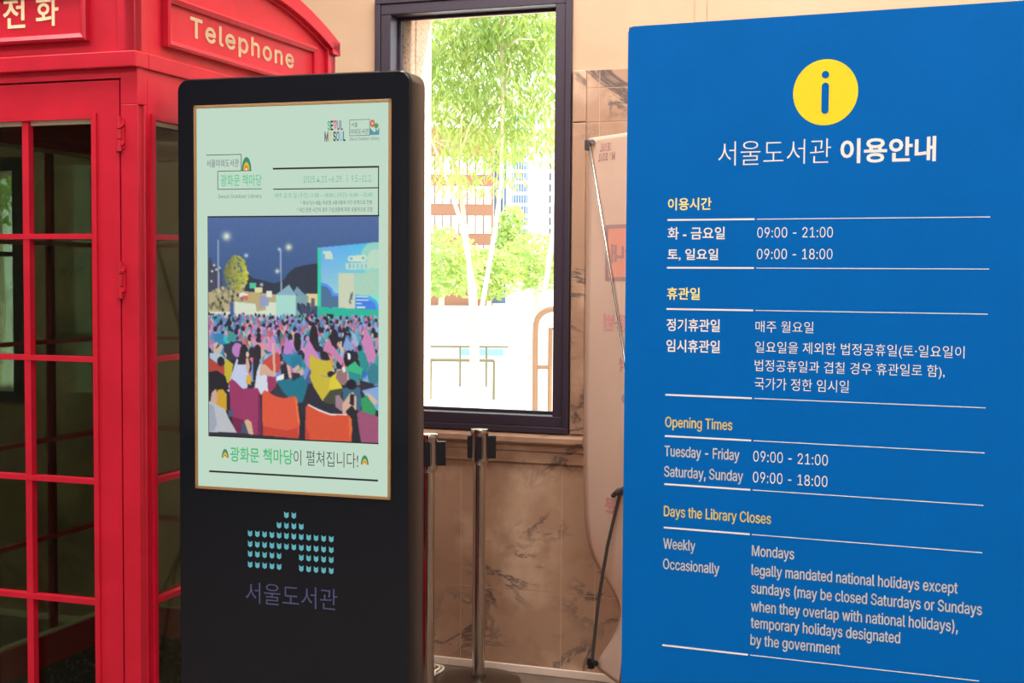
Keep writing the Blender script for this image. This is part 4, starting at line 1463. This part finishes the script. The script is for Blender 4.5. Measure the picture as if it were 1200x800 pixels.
# shrubs and far trees
for k, (px_, z, h, wd, lab) in enumerate(((516, 40, 3.0, 2.6, 'yellow green bushy tree low at the left of the window view'),
                                          (572, 48, 2.6, 2.2, 'yellow green bush between the two leaning stems'),
                                          (598, 54, 4.4, 1.5, 'narrow green tree in front of the glass tower'),
                                          (628, 50, 3.2, 3.0, 'broad pale green bush below the white tower'))):
    gp = ground(px_, z)
    e_ = tag(empty('bushy_tree', gp), lab, 'tree', 'bushes across the square')
    MB().tube([(0, 0, 0), (.05, 0, h * .5), (0, 0, h * .8)], [.1, .08, .04], 7).build('trunk', M['bark'], e_, smooth=True)
    lv = MB()
    leaves(lv, (0, 0, h * .66), wd * .5, wd * .5, h * .36, 900, .3, .14, .5, rs)
    lv.build('foliage', M['leaf'], e_, fix=False)

# buildings
def building(name, label, x0, x1, z, ytop, depth, ang, m):
    a, b = ground(x0, z), ground(x1, z)
    wdt = (b - a).length
    top = at((x0 + x1) / 2, ytop, z).z
    root = tag(empty(name, a, ang), label, 'building')
    return root, wdt, top


tanb, tw, tt = building('office_building', 'tan clad office building with bands of white windows', 470, 577, 70, 150, 10, 19.5 + 2, None)
MB().box(0, tw, 0, 6, 0, tt).build('wall', M['tan_clad'], tanb)
fl = 0
z = .7
while z < tt - 1.0:
    for k in range(11):
        a = .06 + k * (tw - .1) / 11
        MB().box(a, a + (tw - .1) / 11 - .07, -.06, .02, z, z + .92).build('window', M['white_clad'], tanb)
    z += 1.52
gt, gw, gtop = building('glass_tower', 'tall blue glass tower with white floor bands', 597, 618, 95, 120, 8, 19.5 + 4, None)
MB().box(0, gw, 0, 6, 0, gtop).build('wall', M['white_clad'], gt)
z = 2.0
while z < gtop - 1:
    MB().box(.12, gw - .05, -.08, .02, z, z + .54).build('glazing', M['tower_glass'], gt)
    z += .78
for k in range(1, 7):
    MB().box(gw * k / 7, gw * k / 7 + .035, -.11, .0, 1.9, gtop).build('mullion', M['white_clad'], gt)
tower, ww, wtop = building('white_tower', 'white high rise with small dark paired windows', 619, 664, 110, 120, 9, 19.5, None)
MB().box(0, ww, 0, 8, 0, wtop).build('wall', M['white_clad'], tower)
z = 3.0
while z < wtop - 1.5:
    for fx, wd in ((.52, .12), (.71, .45)):
        MB().box(ww * fx, ww * fx + wd, -.08, .02, z, z + .62).build('window', M['dark_pane'], tower)
    z += .9
low, lw, ltop = building('grey_slab_building', 'narrow grey building between tan offices and glass tower', 575, 592, 76, 168, 6, 19.5, None)
MB().box(0, lw, 0, 5, 0, ltop).build('wall', M['tower_glass'], low)
for k in range(4):
    MB().box(lw * (.12 + .22 * k), lw * (.12 + .22 * k) + .05, -.08, .02, .5, ltop - .3).build('mullion', M['white_clad'], low)
shop, sw, stop = building('low_pavilion', 'low white pavilion with dark window strips behind the paving', 604, 668, 66, 298, 5, 19.5, None)
MB().box(0, sw, 0, 4, 0, stop).box(-.1, sw + .1, -.3, 4, stop, stop + .12).build('wall', M['white_clad'], shop)
for k in (.1, .2, .55, .85):
    MB().box(sw * k, sw * k + .18, -.05, .02, stop - 1.3, stop - .4).build('window', M['dark_pane'], shop)

# arched hoop rail near the window
hb_ = ground(637, 9.0)
hoop = tag(empty('hoop_rail', hb_, 19.5), 'tan arched tubular hoop rail outside at the right of the window', 'railing')
px2m = 9.0 / 1577.65
hoop_top = at(640, 362, 9).z + .02
r_ = .12
p = [(-.055, 0, 0), (-.055, 0, hoop_top - r_ - .02)]
for k in range(1, 9):
    a = R(180 - 90 * k / 8)
    p.append((-.055 + r_ + r_ * math.cos(a), 0, hoop_top - r_ + r_ * math.sin(a)))
for k in range(1, 9):
    a = R(90 - 90 * k / 8)
    p.append((.50 + r_ * math.cos(a), 0, hoop_top - r_ + r_ * math.sin(a)))
p.append((.62, 0, 0))
MB().tube(p, .021, 10).build('hoop', M['rail'], hoop, smooth=True)
it = hoop_top - .13
MB().tube([(.045, 0, 0), (.045, 0, it), (.5, 0, it), (.5, 0, 0)], .018, 10).build('inner_hoop', M['rail'], hoop, smooth=True)
MB().tube([(-.055, 0, it - .26), (.045, 0, it - .26)], .014, 8).build('crossbar', M['rail'], hoop, smooth=True)

# handrails on the square
ra = ground(500, 17)
rail = tag(empty('handrail', ra, 19.5), 'thin olive handrail crossing the lower part of the window view', 'railing')
L1 = (ground(579, 17) - ra).length
zt = at(540, 422, 17).z + .02
MB().tube([(-.4, 0, zt), (L1, 0, zt)], .022, 8).build('top_bar', M['olive_rail'], rail, smooth=True)
for k in (0.05, L1):
    MB().tube([(k, 0, 0), (k, 0, zt)], .018, 8).build('baluster', M['olive_rail'], rail, smooth=True)
rb = ground(500, 19)
rail2 = tag(empty('handrail', rb, 19.5), 'thin grey handrail with a teal panel behind the olive one', 'railing')
L2 = (ground(596, 19) - rb).length
zt2 = at(540, 406, 19).z + .02
MB().tube([(-.4, 0, zt2), (L2, 0, zt2)], .016, 8).build('top_bar', M['olive_rail'], rail2, smooth=True)
for k in (L2 * .41, L2 * .73):
    MB().tube([(k, 0, 0), (k, 0, zt2)], .016, 8).build('baluster', M['olive_rail'], rail2, smooth=True)
MB().box(L2 * .40, L2 * .94, -.01, .01, zt2 - .13, zt2 - .03).build('panel', M['teal_panel'], rail2)
